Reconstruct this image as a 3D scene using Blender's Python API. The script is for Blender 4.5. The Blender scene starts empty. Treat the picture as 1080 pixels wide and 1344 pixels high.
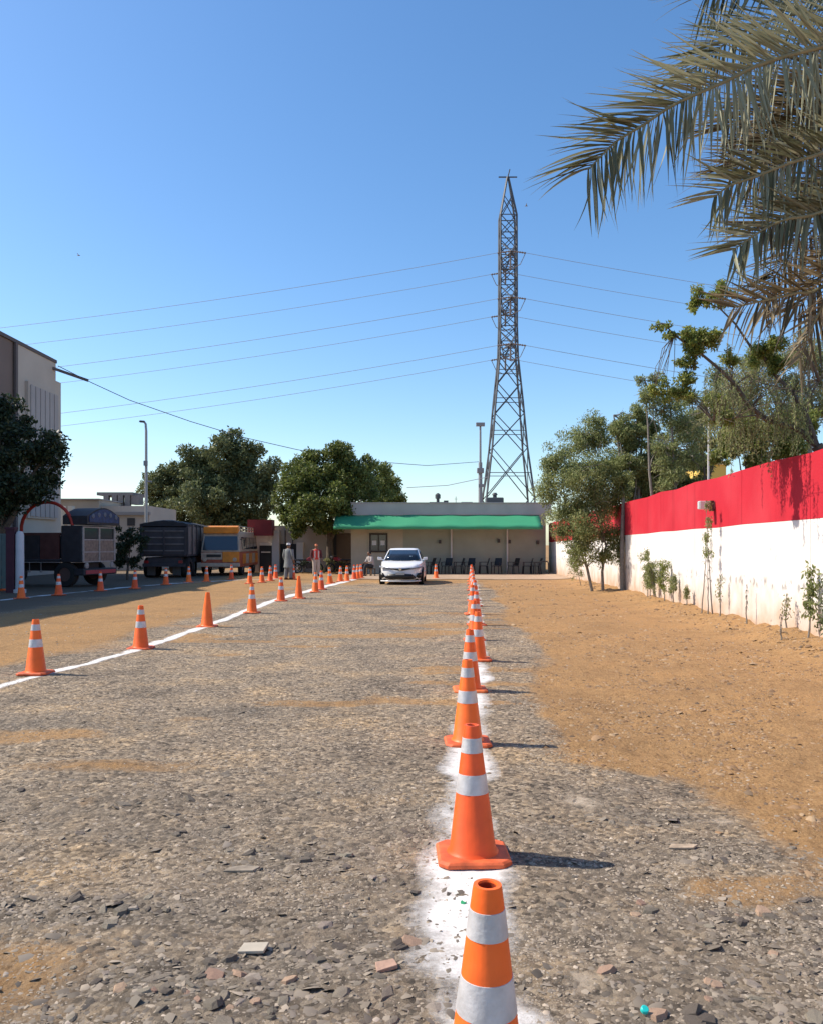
import bpy, bmesh, math, random
import numpy as np
from mathutils import Vector, Matrix
random.seed(7); rng = np.random.default_rng(7)
R = math.radians
sc = bpy.context.scene
C = sc.collection

# ---------------------------------------------------------------- camera
F = 1080.0; CX = 540.0; HY = 715.0; CH = 1.62          # focal length in photo pixels, horizon row, eye height
cd = bpy.data.cameras.new('camera'); cam = bpy.data.objects.new('camera', cd); C.objects.link(cam)
cam.location = (0, 0, CH); cam.rotation_euler = (R(90), 0, 0)
cd.sensor_fit = 'HORIZONTAL'; cd.sensor_width = 36; cd.lens = 36.0
cd.shift_y = 43 / 1080.0; cd.clip_start = 0.05; cd.clip_end = 3000
sc.camera = cam
# ---------------------------------------------------------------- sky, sun, exposure
SUN = Vector((-0.695, 0.135, 0.70)).normalized()
w = bpy.data.worlds.new('World'); sc.world = w; w.use_nodes = True
nt = w.node_tree; sky = nt.nodes.new('ShaderNodeTexSky'); sky.sky_type = 'NISHITA'; sky.sun_disc = False
sky.sun_elevation = math.asin(SUN.z); sky.sun_rotation = -math.atan2(-SUN.x, SUN.y)
sky.air_density = 1.0; sky.dust_density = .6; sky.ozone_density = 2.6; sky.altitude = 50
hsv = nt.nodes.new('ShaderNodeHueSaturation'); hsv.inputs['Saturation'].default_value = 1.2; nt.links.new(sky.outputs[0], hsv.inputs['Color']); nt.links.new(hsv.outputs[0], nt.nodes['Background'].inputs[0]); nt.nodes['Background'].inputs[1].default_value = 0.15
ld = bpy.data.lights.new('sun', 'SUN'); ld.energy = 4.6; ld.angle = R(0.5); ld.color = (1.0, 0.905, 0.77)
sun = bpy.data.objects.new('sun', ld); C.objects.link(sun); sun.rotation_euler = SUN.to_track_quat('Z', 'Y').to_euler(); sun.location = (-20, 4, 20)
vs = sc.view_settings; vs.view_transform = 'Standard'; vs.look = 'None'; vs.gamma = 1; vs.use_curve_mapping = False
vs.exposure = 0.42
sc.cycles.max_bounces = 6; sc.cycles.transparent_max_bounces = 12

# ---------------------------------------------------------------- helpers
def P(px, py, Y):                      # a photo pixel at distance Y, in metres
    return Vector(((px - CX) / F * Y, Y, CH - (py - HY) / F * Y))

def _hash(ix, iy, seed):
    h = (ix.astype(np.int64) * 374761393 + iy.astype(np.int64) * 668265263 + seed * 1442695041) & 0xFFFFFFFF
    h = ((h ^ (h >> 13)) * 1274126177) & 0xFFFFFFFF
    return ((h ^ (h >> 16)) & 0xFFFF) / 65535.0
def vnoise(x, y, seed=0):
    ix = np.floor(x); iy = np.floor(y); fx = x - ix; fy = y - iy
    fx = fx * fx * (3 - 2 * fx); fy = fy * fy * (3 - 2 * fy)
    a = _hash(ix, iy, seed); b = _hash(ix + 1, iy, seed); c = _hash(ix, iy + 1, seed); d = _hash(ix + 1, iy + 1, seed)
    return (a * (1 - fx) + b * fx) * (1 - fy) + (c * (1 - fx) + d * fx) * fy
def fbm(x, y, o=4, seed=0):
    s = 0; a = 0.5
    for i in range(o):
        s = s + a * vnoise(x * 2 ** i + i * 17.3, y * 2 ** i - i * 9.1, seed + i); a *= 0.5
    return s / (1 - 0.5 ** o)
def sstep(a, b, x):
    t = np.clip((x - a) / (b - a), 0, 1); return t * t * (3 - 2 * t)
def wall_x(y): return 5.95 + 0.0408 * y

SB_Y = np.array([0, 3.0, 3.9, 4.43, 5.07, 5.8, 6.14, 7.14, 9, 11.3, 14, 23, 30, 60.])
SB_X = np.array([2.3, 2.05, 1.95, 1.9, 1.92, 1.75, 1.2, 1.3, 1.5, 1.7, 1.95, 2.4, 2.8, 3.0])
# white lines on the ground
LEFT_LINE = [(-5.3, 5), (-4.68, 9.36), (-4.56, 10.5), (-4.28, 12.5), (-4.06, 16.2), (-4.0, 20.6), (-3.94, 24.3), (-3.5, 30), (-2.9, 36), (-2.4, 42)]
RIGHT_LINE = [(0.15, 1.2), (0.17, 2.3), (0.23, 3.5), (0.27, 4.3), (0.36, 5.3), (0.45, 6.7), (0.72, 9.2), (0.93, 11.6), (1.12, 14), (1.7, 22), (2.5, 33), (3.0, 40)]
FAR_LINE = [(-12.5, 21.5), (-12.1, 24), (-11.6, 27), (-11.2, 29), (-10.6, 32), (-9.5, 35), (-7.8, 37.5), (-6.4, 38.6)]
def line_x(L, y):
    return np.interp(y, [p[1] for p in L], [p[0] for p in L])
def zones(x, y):
    wob = (fbm(x * 1.1, y * 0.7, 4, 11) - 0.5)
    d = x - np.interp(y, SB_Y, SB_X) + wob * 0.9
    sand = sstep(-0.32, 0.30, d)
    dl = line_x(LEFT_LINE, y) - x
    sl = sstep(0.3, 1.6, dl + wob * 2.0) * 0.85
    patch = sstep(0.60, 0.74, fbm(x * 0.55 + 3, y * 1.3, 4, 31)) * 0.65
    patch = np.maximum(patch, 0.75 * np.exp(-(((x + 1.55) / 0.45) ** 2 + ((y - 3.05) / 0.42) ** 2)))
    patch = np.maximum(patch, 0.7 * np.exp(-(((x + 2.2) / 0.9) ** 2 + ((y - 6.0) / 0.22) ** 2)))
    far = sstep(31, 36, y + wob * 5) * 0.9
    sand = np.maximum(np.maximum(sand, sl), np.maximum(patch, far))
    dark_left = sstep(-8.8, -10.4, x + wob * 1.2) * sstep(60, 40, y)  # mask of the darker brown ground towards the left
    sand = sand * (1 - dark_left)
    rub = 0
    for cx, cy, rx, ry, a in RUB:
        q = ((x - cx) / rx) ** 2 + ((y - cy) / ry) ** 2
        rub = np.maximum(rub, a * np.exp(-q * .6))
    rub = np.maximum(rub, .5 * sstep(.5, .68, fbm(x * 1.6 + 9, y * 2.6, 4, 77)) * sstep(7.5, 4.5, y))
    rub = rub * (0.35 + 1.2 * fbm(x * 3, y * 3, 3, 51)) * (1 - 0.85 * sand)
    return sand, np.clip(rub, 0, 1), dark_left
RUB = [(-1.35, 3.62, .75, .17, 1), (-.65, 3.05, .8, .26, 1), (-.55, 4.25, .5, .28, .9), (-.25, 3.95, .3, .2, .8), (-1.0, 2.72, .8, .2, .8), (1.72, 4.35, .5, .18, 1.0), (1.45, 4.9, .45, .16, .8),
       (1.55, 3.5, .45, .4, .9), (1.3, 2.9, .5, .35, .8), (0.75, 3.45, .4, .2, .5), (-2.2, 5.1, .9, .3, .6), (-3.2, 7.4, 1.2, .4, .6), (-1.5, 8.0, 1.2, .3, .5), (0.9, 4.1, .35, .15, .5)]
def height(x, y):
    x = np.asarray(x, float); y = np.asarray(y, float)
    sand, rub, dark_left = zones(x, y)
    near = 1 / (1 + (np.hypot(x, y) / 14) ** 2)
    h = 0.05 * (fbm(x * .35, y * .35, 3, 1) - .5) + 0.045 * (fbm(x * 1.7, y * 1.7, 3, 2) - .5)
    h = h + near * (1 - .55 * sand) * 0.026 * (fbm(x * 8, y * 10, 4, 3) - .5)
    h = h + rub * near * 0.032 * (fbm(x * 7, y * 10, 4, 4) - .38)
    h = h + sand * near * 0.045 * (np.abs(fbm(x * 3.5, y * 3.5, 4, 5) - .5) * -2 + .2)
    dw = wall_x(y) - x
    h = h + 0.15 * sstep(1.2, 0.0, dw) * (0.3 + 1.4 * fbm(x * 2.3, y * 2.3, 4, 8)) * (dw < 3)
    flat = sstep(40, 30, y)
    return h * (0.25 + 0.75 * flat)
def gz(x, y): return float(height(np.array([x]), np.array([y]))[0])

MATS = {}
def mat(name, col, rough=.7, var=0.0, scale=6, bump=0.0, bscale=40, metal=0.0, spec=.4, emit=None, rand=0.0, trans=0.0, stretch=None):
    if name in MATS: return MATS[name]
    m = bpy.data.materials.new(name); m.use_nodes = True; n = m.node_tree.nodes; l = m.node_tree.links
    b = n['Principled BSDF']; b.inputs['Roughness'].default_value = rough; b.inputs['Metallic'].default_value = metal
    b.inputs['Specular IOR Level'].default_value = spec
    b.inputs['Base Color'].default_value = (*col, 1)
    tc = n.new('ShaderNodeTexCoord'); vec = tc.outputs['Object']
    if stretch:
        mp = n.new('ShaderNodeMapping'); mp.inputs['Scale'].default_value = stretch; l.new(vec, mp.inputs[0]); vec = mp.outputs[0]
    last = None
    if var > 0:
        t = n.new('ShaderNodeTexNoise'); t.inputs['Scale'].default_value = scale; t.inputs['Detail'].default_value = 6; l.new(vec, t.inputs['Vector'])
        mr = n.new('ShaderNodeMapRange'); mr.inputs[1].default_value = .3; mr.inputs[2].default_value = .7; mr.inputs[3].default_value = 1 - var; mr.inputs[4].default_value = 1 + var * .6
        l.new(t.outputs['Fac'], mr.inputs[0])
        mx = n.new('ShaderNodeVectorMath'); mx.operation = 'SCALE'; mx.inputs[0].default_value = col; l.new(mr.outputs[0], mx.inputs['Scale']); last = mx.outputs[0]
        l.new(last, b.inputs['Base Color'])
    if rand > 0:
        oi = n.new('ShaderNodeObjectInfo'); hs = n.new('ShaderNodeHueSaturation')
        if last: l.new(last, hs.inputs['Color'])
        else: hs.inputs['Color'].default_value = (*col, 1)
        m1 = n.new('ShaderNodeMapRange'); m1.inputs[3].default_value = 1 - rand; m1.inputs[4].default_value = 1 + rand; l.new(oi.outputs['Random'], m1.inputs[0]); l.new(m1.outputs[0], hs.inputs['Value'])
        m2 = n.new('ShaderNodeMapRange'); m2.inputs[3].default_value = .5 - rand * .06; m2.inputs[4].default_value = .5 + rand * .04; l.new(oi.outputs['Random'], m2.inputs[0]); l.new(m2.outputs[0], hs.inputs['Hue'])
        l.new(hs.outputs[0], b.inputs['Base Color'])
    if bump > 0:
        t2 = n.new('ShaderNodeTexNoise'); t2.inputs['Scale'].default_value = bscale; t2.inputs['Detail'].default_value = 5; l.new(vec, t2.inputs['Vector'])
        bp = n.new('ShaderNodeBump'); bp.inputs['Strength'].default_value = bump; bp.inputs['Distance'].default_value = .01; l.new(t2.outputs['Fac'], bp.inputs['Height']); l.new(bp.outputs[0], b.inputs['Normal'])
    if emit: b.inputs['Emission Color'].default_value = (*emit, 1); b.inputs['Emission Strength'].default_value = 1
    MATS[name] = m; return m

def leafmat(name, cols, trans=.25, rough=.5, spec=.3, dust=None):
    m = bpy.data.materials.new(name); m.use_nodes = True; n = m.node_tree.nodes; l = m.node_tree.links
    b = n['Principled BSDF']; b.inputs['Roughness'].default_value = rough; b.inputs['Specular IOR Level'].default_value = spec
    g = n.new('ShaderNodeNewGeometry'); cr = n.new('ShaderNodeValToRGB'); l.new(g.outputs['Random Per Island'], cr.inputs[0])
    while len(cr.color_ramp.elements) < len(cols): cr.color_ramp.elements.new(.5)
    for i, c in enumerate(cols):
        cr.color_ramp.elements[i].position = i / max(1, len(cols) - 1); cr.color_ramp.elements[i].color = (*c, 1)
    l.new(cr.outputs[0], b.inputs['Base Color'])
    if dust:
        t = n.new('ShaderNodeTexNoise'); t.inputs['Scale'].default_value = 1.6; t.inputs['Detail'].default_value = 7; t.inputs['Roughness'].default_value = .65; l.new(g.outputs['Position'], t.inputs['Vector'])
        mr = n.new('ShaderNodeMapRange'); mr.inputs[1].default_value = .38; mr.inputs[2].default_value = .64; mr.inputs[3].default_value = .12; mr.inputs[4].default_value = .85; l.new(t.outputs['Fac'], mr.inputs[0])
        mx_ = n.new('ShaderNodeMix'); mx_.data_type = 'RGBA'; l.new(mr.outputs[0], mx_.inputs[0]); l.new(cr.outputs[0], mx_.inputs[6]); mx_.inputs[7].default_value = (*dust, 1); l.new(mx_.outputs[2], b.inputs['Base Color'])
    if trans > 0:
        tr = n.new('ShaderNodeBsdfTranslucent'); mx = n.new('ShaderNodeMixShader'); mx.inputs[0].default_value = trans
        hs = n.new('ShaderNodeHueSaturation'); hs.inputs['Value'].default_value = 1.3; l.new(cr.outputs[0], hs.inputs['Color']); l.new(hs.outputs[0], tr.inputs['Color'])
        l.new(b.outputs[0], mx.inputs[1]); l.new(tr.outputs[0], mx.inputs[2]); l.new(mx.outputs[0], n['Material Output'].inputs[0])
    MATS[name] = m; return m

def meshobj(name, V, Fc, m=None, parent=None, smooth=False):
    me = bpy.data.meshes.new(name)
    V = np.asarray(V, np.float32)
    if isinstance(Fc, np.ndarray):
        k = Fc.shape[1]; nf = len(Fc)
        me.vertices.add(len(V)); me.vertices.foreach_set('co', V.ravel())
        me.loops.add(nf * k); me.loops.foreach_set('vertex_index', Fc.astype(np.int32).ravel())
        me.polygons.add(nf); me.polygons.foreach_set('loop_start', np.arange(0, nf * k, k, dtype=np.int32)); me.polygons.foreach_set('loop_total', np.full(nf, k, np.int32))
        me.update(calc_edges=True)
    else:
        me.from_pydata(V.tolist(), [], Fc)
    if smooth: me.polygons.foreach_set('use_smooth', np.ones(len(me.polygons), bool))
    if m: me.materials.append(m)
    o = bpy.data.objects.new(name, me); C.objects.link(o)
    if parent: o.parent = parent
    return o

class MB:
    def __init__(s): s.v = []; s.f = []
    def add(s, vs, fs):
        k = len(s.v); s.v += [tuple(p) for p in vs]; s.f += [tuple(i + k for i in f) for f in fs]; return s
    def box(s, x0, x1, y0, y1, z0, z1, rz=0, about=(0, 0)):
        vs = [(x0, y0, z0), (x1, y0, z0), (x1, y1, z0), (x0, y1, z0), (x0, y0, z1), (x1, y0, z1), (x1, y1, z1), (x0, y1, z1)]
        return s.add(vs, [(3, 2, 1, 0), (4, 5, 6, 7), (0, 1, 5, 4), (1, 2, 6, 5), (2, 3, 7, 6), (3, 0, 4, 7)])
    def cbox(s, c, sx, sy, sz): return s.box(c[0] - sx / 2, c[0] + sx / 2, c[1] - sy / 2, c[1] + sy / 2, c[2] - sz / 2, c[2] + sz / 2)
    def beam(s, a, b, w=.05, h=None):
        a = Vector(a); b = Vector(b); d = (b - a).normalized(); h = h or w
        u = d.cross(Vector((0, 0, 1)));
        if u.length < 1e-3: u = Vector((1, 0, 0))
        u.normalize(); v = u.cross(d)
        vs = []
        for p in (a, b):
            for i, j in ((-1, -1), (1, -1), (1, 1), (-1, 1)): vs.append(p + u * w / 2 * i + v * h / 2 * j)
        return s.add(vs, [(3, 2, 1, 0), (4, 5, 6, 7), (0, 1, 5, 4), (1, 2, 6, 5), (2, 3, 7, 6), (3, 0, 4, 7)])
    def tube(s, pts, rad, n=6, cap=True):
        pts = [Vector(p) for p in pts]; 
        if not hasattr(rad, '__len__'): rad = [rad] * len(pts)
        rings = []; u = None
        for i, p in enumerate(pts):
            d = (pts[min(i + 1, len(pts) - 1)] - pts[max(i - 1, 0)]).normalized()
            if u is None:
                u = d.cross(Vector((0, 0, 1)))
                if u.length < .1: u = d.cross(Vector((0, 1, 0)))
            u = (u - d * u.dot(d)).normalized(); v = d.cross(u)
            rings.append([p + (u * math.cos(2 * math.pi * k / n) + v * math.sin(2 * math.pi * k / n)) * rad[i] for k in range(n)])
        return s.loft(rings, cap)
    def loft(s, rings, cap=True):
        n = len(rings[0]); vs = [p for r in rings for p in r]; fs = []
        for i in range(len(rings) - 1):
            for k in range(n):
                k2 = (k + 1) % n; fs.append((i * n + k, i * n + k2, (i + 1) * n + k2, (i + 1) * n + k))
        if cap: fs.append(tuple(range(n))[::-1]); fs.append(tuple((len(rings) - 1) * n + k for k in range(n)))
        return s.add(vs, fs)
    def lathe(s, prof, n=24, c=(0, 0, 0), axis='z', cap=False):
        rings = []
        for r, z in prof:
            ring = []
            for k in range(n):
                a = 2 * math.pi * k / n; p = (r * math.cos(a), r * math.sin(a), z)
                if axis == 'y': p = (p[0], p[2], p[1])
                if axis == 'x': p = (p[2], p[0], p[1])
                ring.append((p[0] + c[0], p[1] + c[1], p[2] + c[2]))
            rings.append(ring)
        return s.loft(rings, cap)
    def prism(s, poly, d):              # polygon of 3D points pushed by vector d
        n = len(poly); d = Vector(d); vs = [Vector(p) for p in poly] + [Vector(p) + d for p in poly]
        return s.add(vs, [tuple(range(n))[::-1], tuple(range(n, 2 * n))] + [(i, (i + 1) % n, n + (i + 1) % n, n + i) for i in range(n)])
    def rot(s, a, c=(0, 0)):
        ca, sa = math.cos(a), math.sin(a); s.v = [((x - c[0]) * ca - (y - c[1]) * sa + c[0], (x - c[0]) * sa + (y - c[1]) * ca + c[1], z) for x, y, z in s.v]; return s
    def build(s, name, m, parent=None, smooth=False, bevel=0):
        o = meshobj(name, s.v, s.f, m, parent, smooth)
        bm = bmesh.new(); bm.from_mesh(o.data); bmesh.ops.recalc_face_normals(bm, faces=bm.faces); bm.to_mesh(o.data); bm.free()
        if bevel:
            b = o.modifiers.new('bevel', 'BEVEL'); b.width = bevel; b.segments = 2; b.limit_method = 'ANGLE'
        if smooth and not bevel:
            try: o.data.set_sharp_from_angle(angle=R(40))
            except Exception: pass
        return o

def tag(o, label=None, cat=None, group=None, kind=None):
    if label: o['label'] = label
    if cat: o['category'] = cat
    if group: o['group'] = group
    if kind: o['kind'] = kind
    return o
def thing(name, label, cat, loc=(0, 0, 0), rz=0, group=None):
    o = bpy.data.objects.new(name, None); C.objects.link(o); o.location = loc; o.rotation_euler = (0, 0, rz); o.empty_display_size = .2
    return tag(o, label, cat, group)
def copy_tree(o, parent=None):
    c = o.copy(); C.objects.link(c)
    if parent: c.parent = parent
    for ch in KIDS.get(o, [x for x in bpy.data.objects if x.parent == o]): copy_tree(ch, c)
    return c
KIDS = {}

# ---------------------------------------------------------------- materials
def ground_material():
    m = bpy.data.materials.new('gravel_and_sand'); m.use_nodes = True; n = m.node_tree.nodes; l = m.node_tree.links
    b = n['Principled BSDF']; b.inputs['Roughness'].default_value = .95; b.inputs['Specular IOR Level'].default_value = .15
    tc = n.new('ShaderNodeTexCoord'); at = n.new('ShaderNodeAttribute'); at.attribute_name = 'zone'; sp = n.new('ShaderNodeSeparateColor'); l.new(at.outputs['Color'], sp.inputs[0])
    def noise(s, det=6, rough=.6):
        t = n.new('ShaderNodeTexNoise'); t.inputs['Scale'].default_value = s; t.inputs['Detail'].default_value = det; t.inputs['Roughness'].default_value = rough; l.new(tc.outputs['Object'], t.inputs['Vector']); return t.outputs['Fac']
    def ramp(fac, stops):
        c = n.new('ShaderNodeValToRGB'); l.new(fac, c.inputs[0])
        while len(c.color_ramp.elements) < len(stops): c.color_ramp.elements.new(.5)
        for e, (p, col) in zip(c.color_ramp.elements, stops): e.position = p; e.color = (*col, 1)
        return c.outputs[0]
    def mix(f, a, c, mode='MIX'):
        x = n.new('ShaderNodeMix'); x.data_type = 'RGBA'; x.blend_type = mode
        if isinstance(f, float): x.inputs[0].default_value = f
        else: l.new(f, x.inputs[0])
        l.new(a, x.inputs[6]); l.new(c, x.inputs[7]); return x.outputs[2]
    fine = noise(55, 8, .75); med = noise(9, 8, .7); big = noise(.9, 5, .6); huge = noise(.16, 4)
    vo = n.new('ShaderNodeTexVoronoi'); vo.inputs['Scale'].default_value = 38; l.new(tc.outputs['Object'], vo.inputs['Vector'])
    vc = n.new('ShaderNodeSeparateColor'); l.new(vo.outputs['Color'], vc.inputs[0])
    grav = ramp(vc.outputs[0], [(0, (.12, .10, .08)), (.3, (.255, .209, .158)), (.6, (.33, .268, .2)), (.86, (.42, .345, .258)), (1, (.57, .475, .365))])
    tint = ramp(med, [(.3, (.48, .48, .48)), (.5, (.92, .90, .88)), (.72, (1.3, 1.2, 1.04))])
    grav = mix(1.0, grav, tint, 'MULTIPLY')
    tb = ramp(big, [(.32, (.68, .68, .69)), (.5, (1, .98, .95)), (.66, (1.28, 1.16, .98))])
    grav = mix(1.0, grav, tb, 'MULTIPLY')
    sand = ramp(fine, [(.25, (.19, .108, .046)), (.42, (.35, .205, .092)), (.6, (.42, .255, .118)), (.8, (.55, .37, .20))])
    sand = mix(1.0, sand, ramp(med, [(.28, (.68, .66, .64)), (.5, (1, 1, 1)), (.75, (1.12, 1.1, 1.06))]), 'MULTIPLY')
    sand = mix(1.0, sand, ramp(big, [(.3, (.82, .82, .84)), (.5, (1, 1, 1)), (.7, (1.1, 1.06, 1.0))]), 'MULTIPLY')
    # sand mask roughened with noise
    add = n.new('ShaderNodeMath'); add.operation = 'MULTIPLY_ADD'; l.new(med, add.inputs[0]); add.inputs[1].default_value = .9; add.inputs[2].default_value = -.45
    a2 = n.new('ShaderNodeMath'); a2.operation = 'ADD'; l.new(sp.outputs[0], a2.inputs[0]); l.new(add.outputs[0], a2.inputs[1])
    mr = n.new('ShaderNodeMapRange'); mr.inputs[1].default_value = .3; mr.inputs[2].default_value = .75; l.new(a2.outputs[0], mr.inputs[0])
    col = mix(mr.outputs[0], grav, sand)
    rubc = ramp(vc.outputs[1], [(0, (.08, .067, .054)), (.5, (.19, .157, .12)), (.85, (.29, .24, .18)), (1, (.42, .34, .255))])
    rm = n.new('ShaderNodeMapRange'); rm.inputs[1].default_value = .15; rm.inputs[2].default_value = .7; rm.inputs[4].default_value = .8; l.new(sp.outputs[1], rm.inputs[0])
    col = mix(rm.outputs[0], col, rubc)
    asp = ramp(fine, [(.3, (.11, .082, .058)), (.7, (.20, .15, .105))])  # darker brown tones for the left ground zone
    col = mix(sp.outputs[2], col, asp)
    l.new(col, b.inputs['Base Color'])
    bp = n.new('ShaderNodeBump'); bp.inputs['Strength'].default_value = .9; bp.inputs['Distance'].default_value = .012
    hs = n.new('ShaderNodeMath'); hs.operation = 'MULTIPLY_ADD'; l.new(vo.outputs['Distance'], hs.inputs[0]); hs.inputs[1].default_value = -.6; l.new(fine, hs.inputs[2])
    l.new(hs.outputs[0], bp.inputs['Height'])
    bp2 = n.new('ShaderNodeBump'); bp2.inputs['Strength'].default_value = .8; bp2.inputs['Distance'].default_value = .05; l.new(med, bp2.inputs['Height']); l.new(bp.outputs[0], bp2.inputs['Normal'])
    l.new(bp2.outputs[0], b.inputs['Normal'])
    return m

def chalk_material():
    m = bpy.data.materials.new('white_chalk_powder'); m.use_nodes = True; n = m.node_tree.nodes; l = m.node_tree.links
    b = n['Principled BSDF']; b.inputs['Roughness'].default_value = .95
    tc = n.new('ShaderNodeTexCoord'); at = n.new('ShaderNodeAttribute'); at.attribute_name = 'edge'
    t = n.new('ShaderNodeTexNoise'); t.inputs['Scale'].default_value = 9; t.inputs['Detail'].default_value = 12; t.inputs['Roughness'].default_value = .85; l.new(tc.outputs['Object'], t.inputs['Vector'])
    c = n.new('ShaderNodeValToRGB'); c.color_ramp.elements[0].color = (.62, .56, .50, 1); c.color_ramp.elements[1].color = (.86, .83, .79, 1); c.color_ramp.elements[0].position = .3; c.color_ramp.elements[1].position = .6; l.new(t.outputs['Fac'], c.inputs[0]); l.new(c.outputs[0], b.inputs['Base Color'])
    a = n.new('ShaderNodeMath'); a.operation = 'ADD'; l.new(at.outputs['Fac'], a.inputs[0]); l.new(t.outputs['Fac'], a.inputs[1])
    mr = n.new('ShaderNodeMapRange'); mr.inputs[1].default_value = .93; mr.inputs[2].default_value = 1.5; mr.inputs[4].default_value = .92; l.new(a.outputs[0], mr.inputs[0])
    tr = n.new('ShaderNodeBsdfTransparent'); mx = n.new('ShaderNodeMixShader'); l.new(mr.outputs[0], mx.inputs[0]); l.new(tr.outputs[0], mx.inputs[1]); l.new(b.outputs[0], mx.inputs[2]); l.new(mx.outputs[0], n['Material Output'].inputs[0])
    return m

def wall_material(name, col, stain=True, dust=(.50, .32, .20)):
    m = bpy.data.materials.new(name); m.use_nodes = True; n = m.node_tree.nodes; l = m.node_tree.links
    b = n['Principled BSDF']; b.inputs['Roughness'].default_value = .8; b.inputs['Specular IOR Level'].default_value = .2
    g = n.new('ShaderNodeNewGeometry'); sx = n.new('ShaderNodeSeparateXYZ'); l.new(g.outputs['Position'], sx.inputs[0])
    def noise(scale, det=6, stretch=(1, 1, 1)):
        mp = n.new('ShaderNodeMapping'); mp.inputs['Scale'].default_value = stretch; l.new(g.outputs['Position'], mp.inputs[0])
        t = n.new('ShaderNodeTexNoise'); t.inputs['Scale'].default_value = scale; t.inputs['Detail'].default_value = det; l.new(mp.outputs[0], t.inputs['Vector']); return t.outputs['Fac']
    def mrange(x, a, c, d=0., e=1.):
        r = n.new('ShaderNodeMapRange'); r.inputs[1].default_value = a; r.inputs[2].default_value = c; r.inputs[3].default_value = d; r.inputs[4].default_value = e; l.new(x, r.inputs[0]); return r.outputs[0]
    def mix(f, a, c):
        x = n.new('ShaderNodeMix'); x.data_type = 'RGBA'; l.new(f, x.inputs[0])
        if isinstance(a, tuple): x.inputs[6].default_value = (*a, 1)
        else: l.new(a, x.inputs[6])
        if isinstance(c, tuple): x.inputs[7].default_value = (*c, 1)
        else: l.new(c, x.inputs[7])
        return x.outputs[2]
    def mul(a, c):
        x = n.new('ShaderNodeMath'); x.operation = 'MULTIPLY'; l.new(a, x.inputs[0])
        if isinstance(c, float): x.inputs[1].default_value = c
        else: l.new(c, x.inputs[1])
        return x.outputs[0]
    blot = noise(1.3, 7); streak = noise(3.0, 6, (1, 1, .12))
    c = mix(mrange(blot, .35, .7, 0, .6), col, tuple(v * .86 for v in col))
    c = mix(mrange(streak, .55, .75, 0, .55), c, tuple(v * .66 for v in col)); c = mix(mrange(noise(.6, 8), .45, .75, 0, .35), c, (min(1, col[0] * 1.15 + .05), col[1] + .07, col[2] + .07) if col[1] < .2 else tuple(v * .9 for v in col))
    if stain:
        nz = mrange(noise(2.2, 6), .3, .7, -.25, .25)
        ad = n.new('ShaderNodeMath'); ad.operation = 'ADD'; l.new(sx.outputs[2], ad.inputs[0]); l.new(nz, ad.inputs[1])
        c = mix(mrange(ad.outputs[0], .05, .95, .85, 0), c, dust)
        band = mul(mrange(sx.outputs[2], .78, .86), mrange(sx.outputs[2], 1.05, .95))
        spots = mul(mul(mrange(noise(4.5, 5, (1, 1.6, .9)), .55, .60), band), .6)
        c = mix(spots, c, (.16, .15, .14))
        sp2 = mul(mrange(noise(6.5, 4), .71, .76), .6); c = mix(sp2, c, (.3, .26, .22))
    l.new(c, b.inputs['Base Color'])
    bp = n.new('ShaderNodeBump'); bp.inputs['Strength'].default_value = .35; bp.inputs['Distance'].default_value = .01; l.new(noise(25, 6), bp.inputs['Height']); l.new(bp.outputs[0], b.inputs['Normal'])
    return m

# ---------------------------------------------------------------- the ground
def make_ground():
    xs = np.concatenate([-np.geomspace(4.2, 900, 95)[::-1], np.linspace(-4.17, 4.17, 300), np.geomspace(4.2, 900, 95)])
    ys = np.concatenate([-np.geomspace(1.0, 500, 14)[::-1], np.linspace(-.8, 1.3, 12), np.geomspace(1.33, 60, 400), np.geomspace(62, 2200, 45)])
    X, Y = np.meshgrid(xs, ys); Z = height(X, Y)
    Z = Z * (np.hypot(X, Y) < 120)
    nx, ny = len(xs), len(ys)
    V = np.stack([X, Y, Z], -1).reshape(-1, 3); i = np.arange(nx * (ny - 1)).reshape(ny - 1, nx)[:, :-1].ravel()
    Fc = np.stack([i, i + 1, i + nx + 1, i + nx], 1)
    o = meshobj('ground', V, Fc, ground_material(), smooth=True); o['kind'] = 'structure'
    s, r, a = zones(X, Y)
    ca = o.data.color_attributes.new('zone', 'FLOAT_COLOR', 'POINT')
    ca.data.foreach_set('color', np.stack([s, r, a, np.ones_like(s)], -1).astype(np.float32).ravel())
make_ground()

def strip(name, L, width, y0, y1, step0, spread=1.0, seed=0, lift=.0022):
    ys = [y0]
    while ys[-1] < y1: ys.append(ys[-1] + max(step0, ys[-1] * .012))
    ys = np.array(ys); us = np.linspace(-1, 1, 15); 
    Wd = np.interp(ys, *width)
    Yg, U = np.meshgrid(ys, us, indexing='ij'); Xg = line_x(L, Yg) + U * Wd[:, None]
    Z = height(Xg, Yg) + lift * np.maximum(1, Yg / 8)
    nx = len(us); V = np.stack([Xg, Yg, Z], -1).reshape(-1, 3); i = np.arange(nx * (len(ys) - 1)).reshape(-1, nx)[:, :-1].ravel()
    o = meshobj(name, V, np.stack([i, i + 1, i + nx + 1, i + nx], 1), MATS['chalk']); o['kind'] = 'structure'
    big = fbm(Xg * 2.2 + seed, Yg * 2.2, 3, 70 + seed)
    e = (1 - np.abs(U) ** 1.5) * spread + (big - .5) * 1.3 * (1 if spread < 1.2 else .55)
    e = np.where(np.abs(U) > .97, -1, e)
    at = o.data.attributes.new('edge', 'FLOAT', 'POINT'); at.data.foreach_set('value', e.astype(np.float32).ravel())
    return o
MATS['chalk'] = chalk_material()
strip('chalk_line', RIGHT_LINE, ([1, 3, 4.5, 6, 9, 40], [.33, .34, .31, .27, .25, .3]), 1.3, 40, .02, .95, 0)
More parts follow.
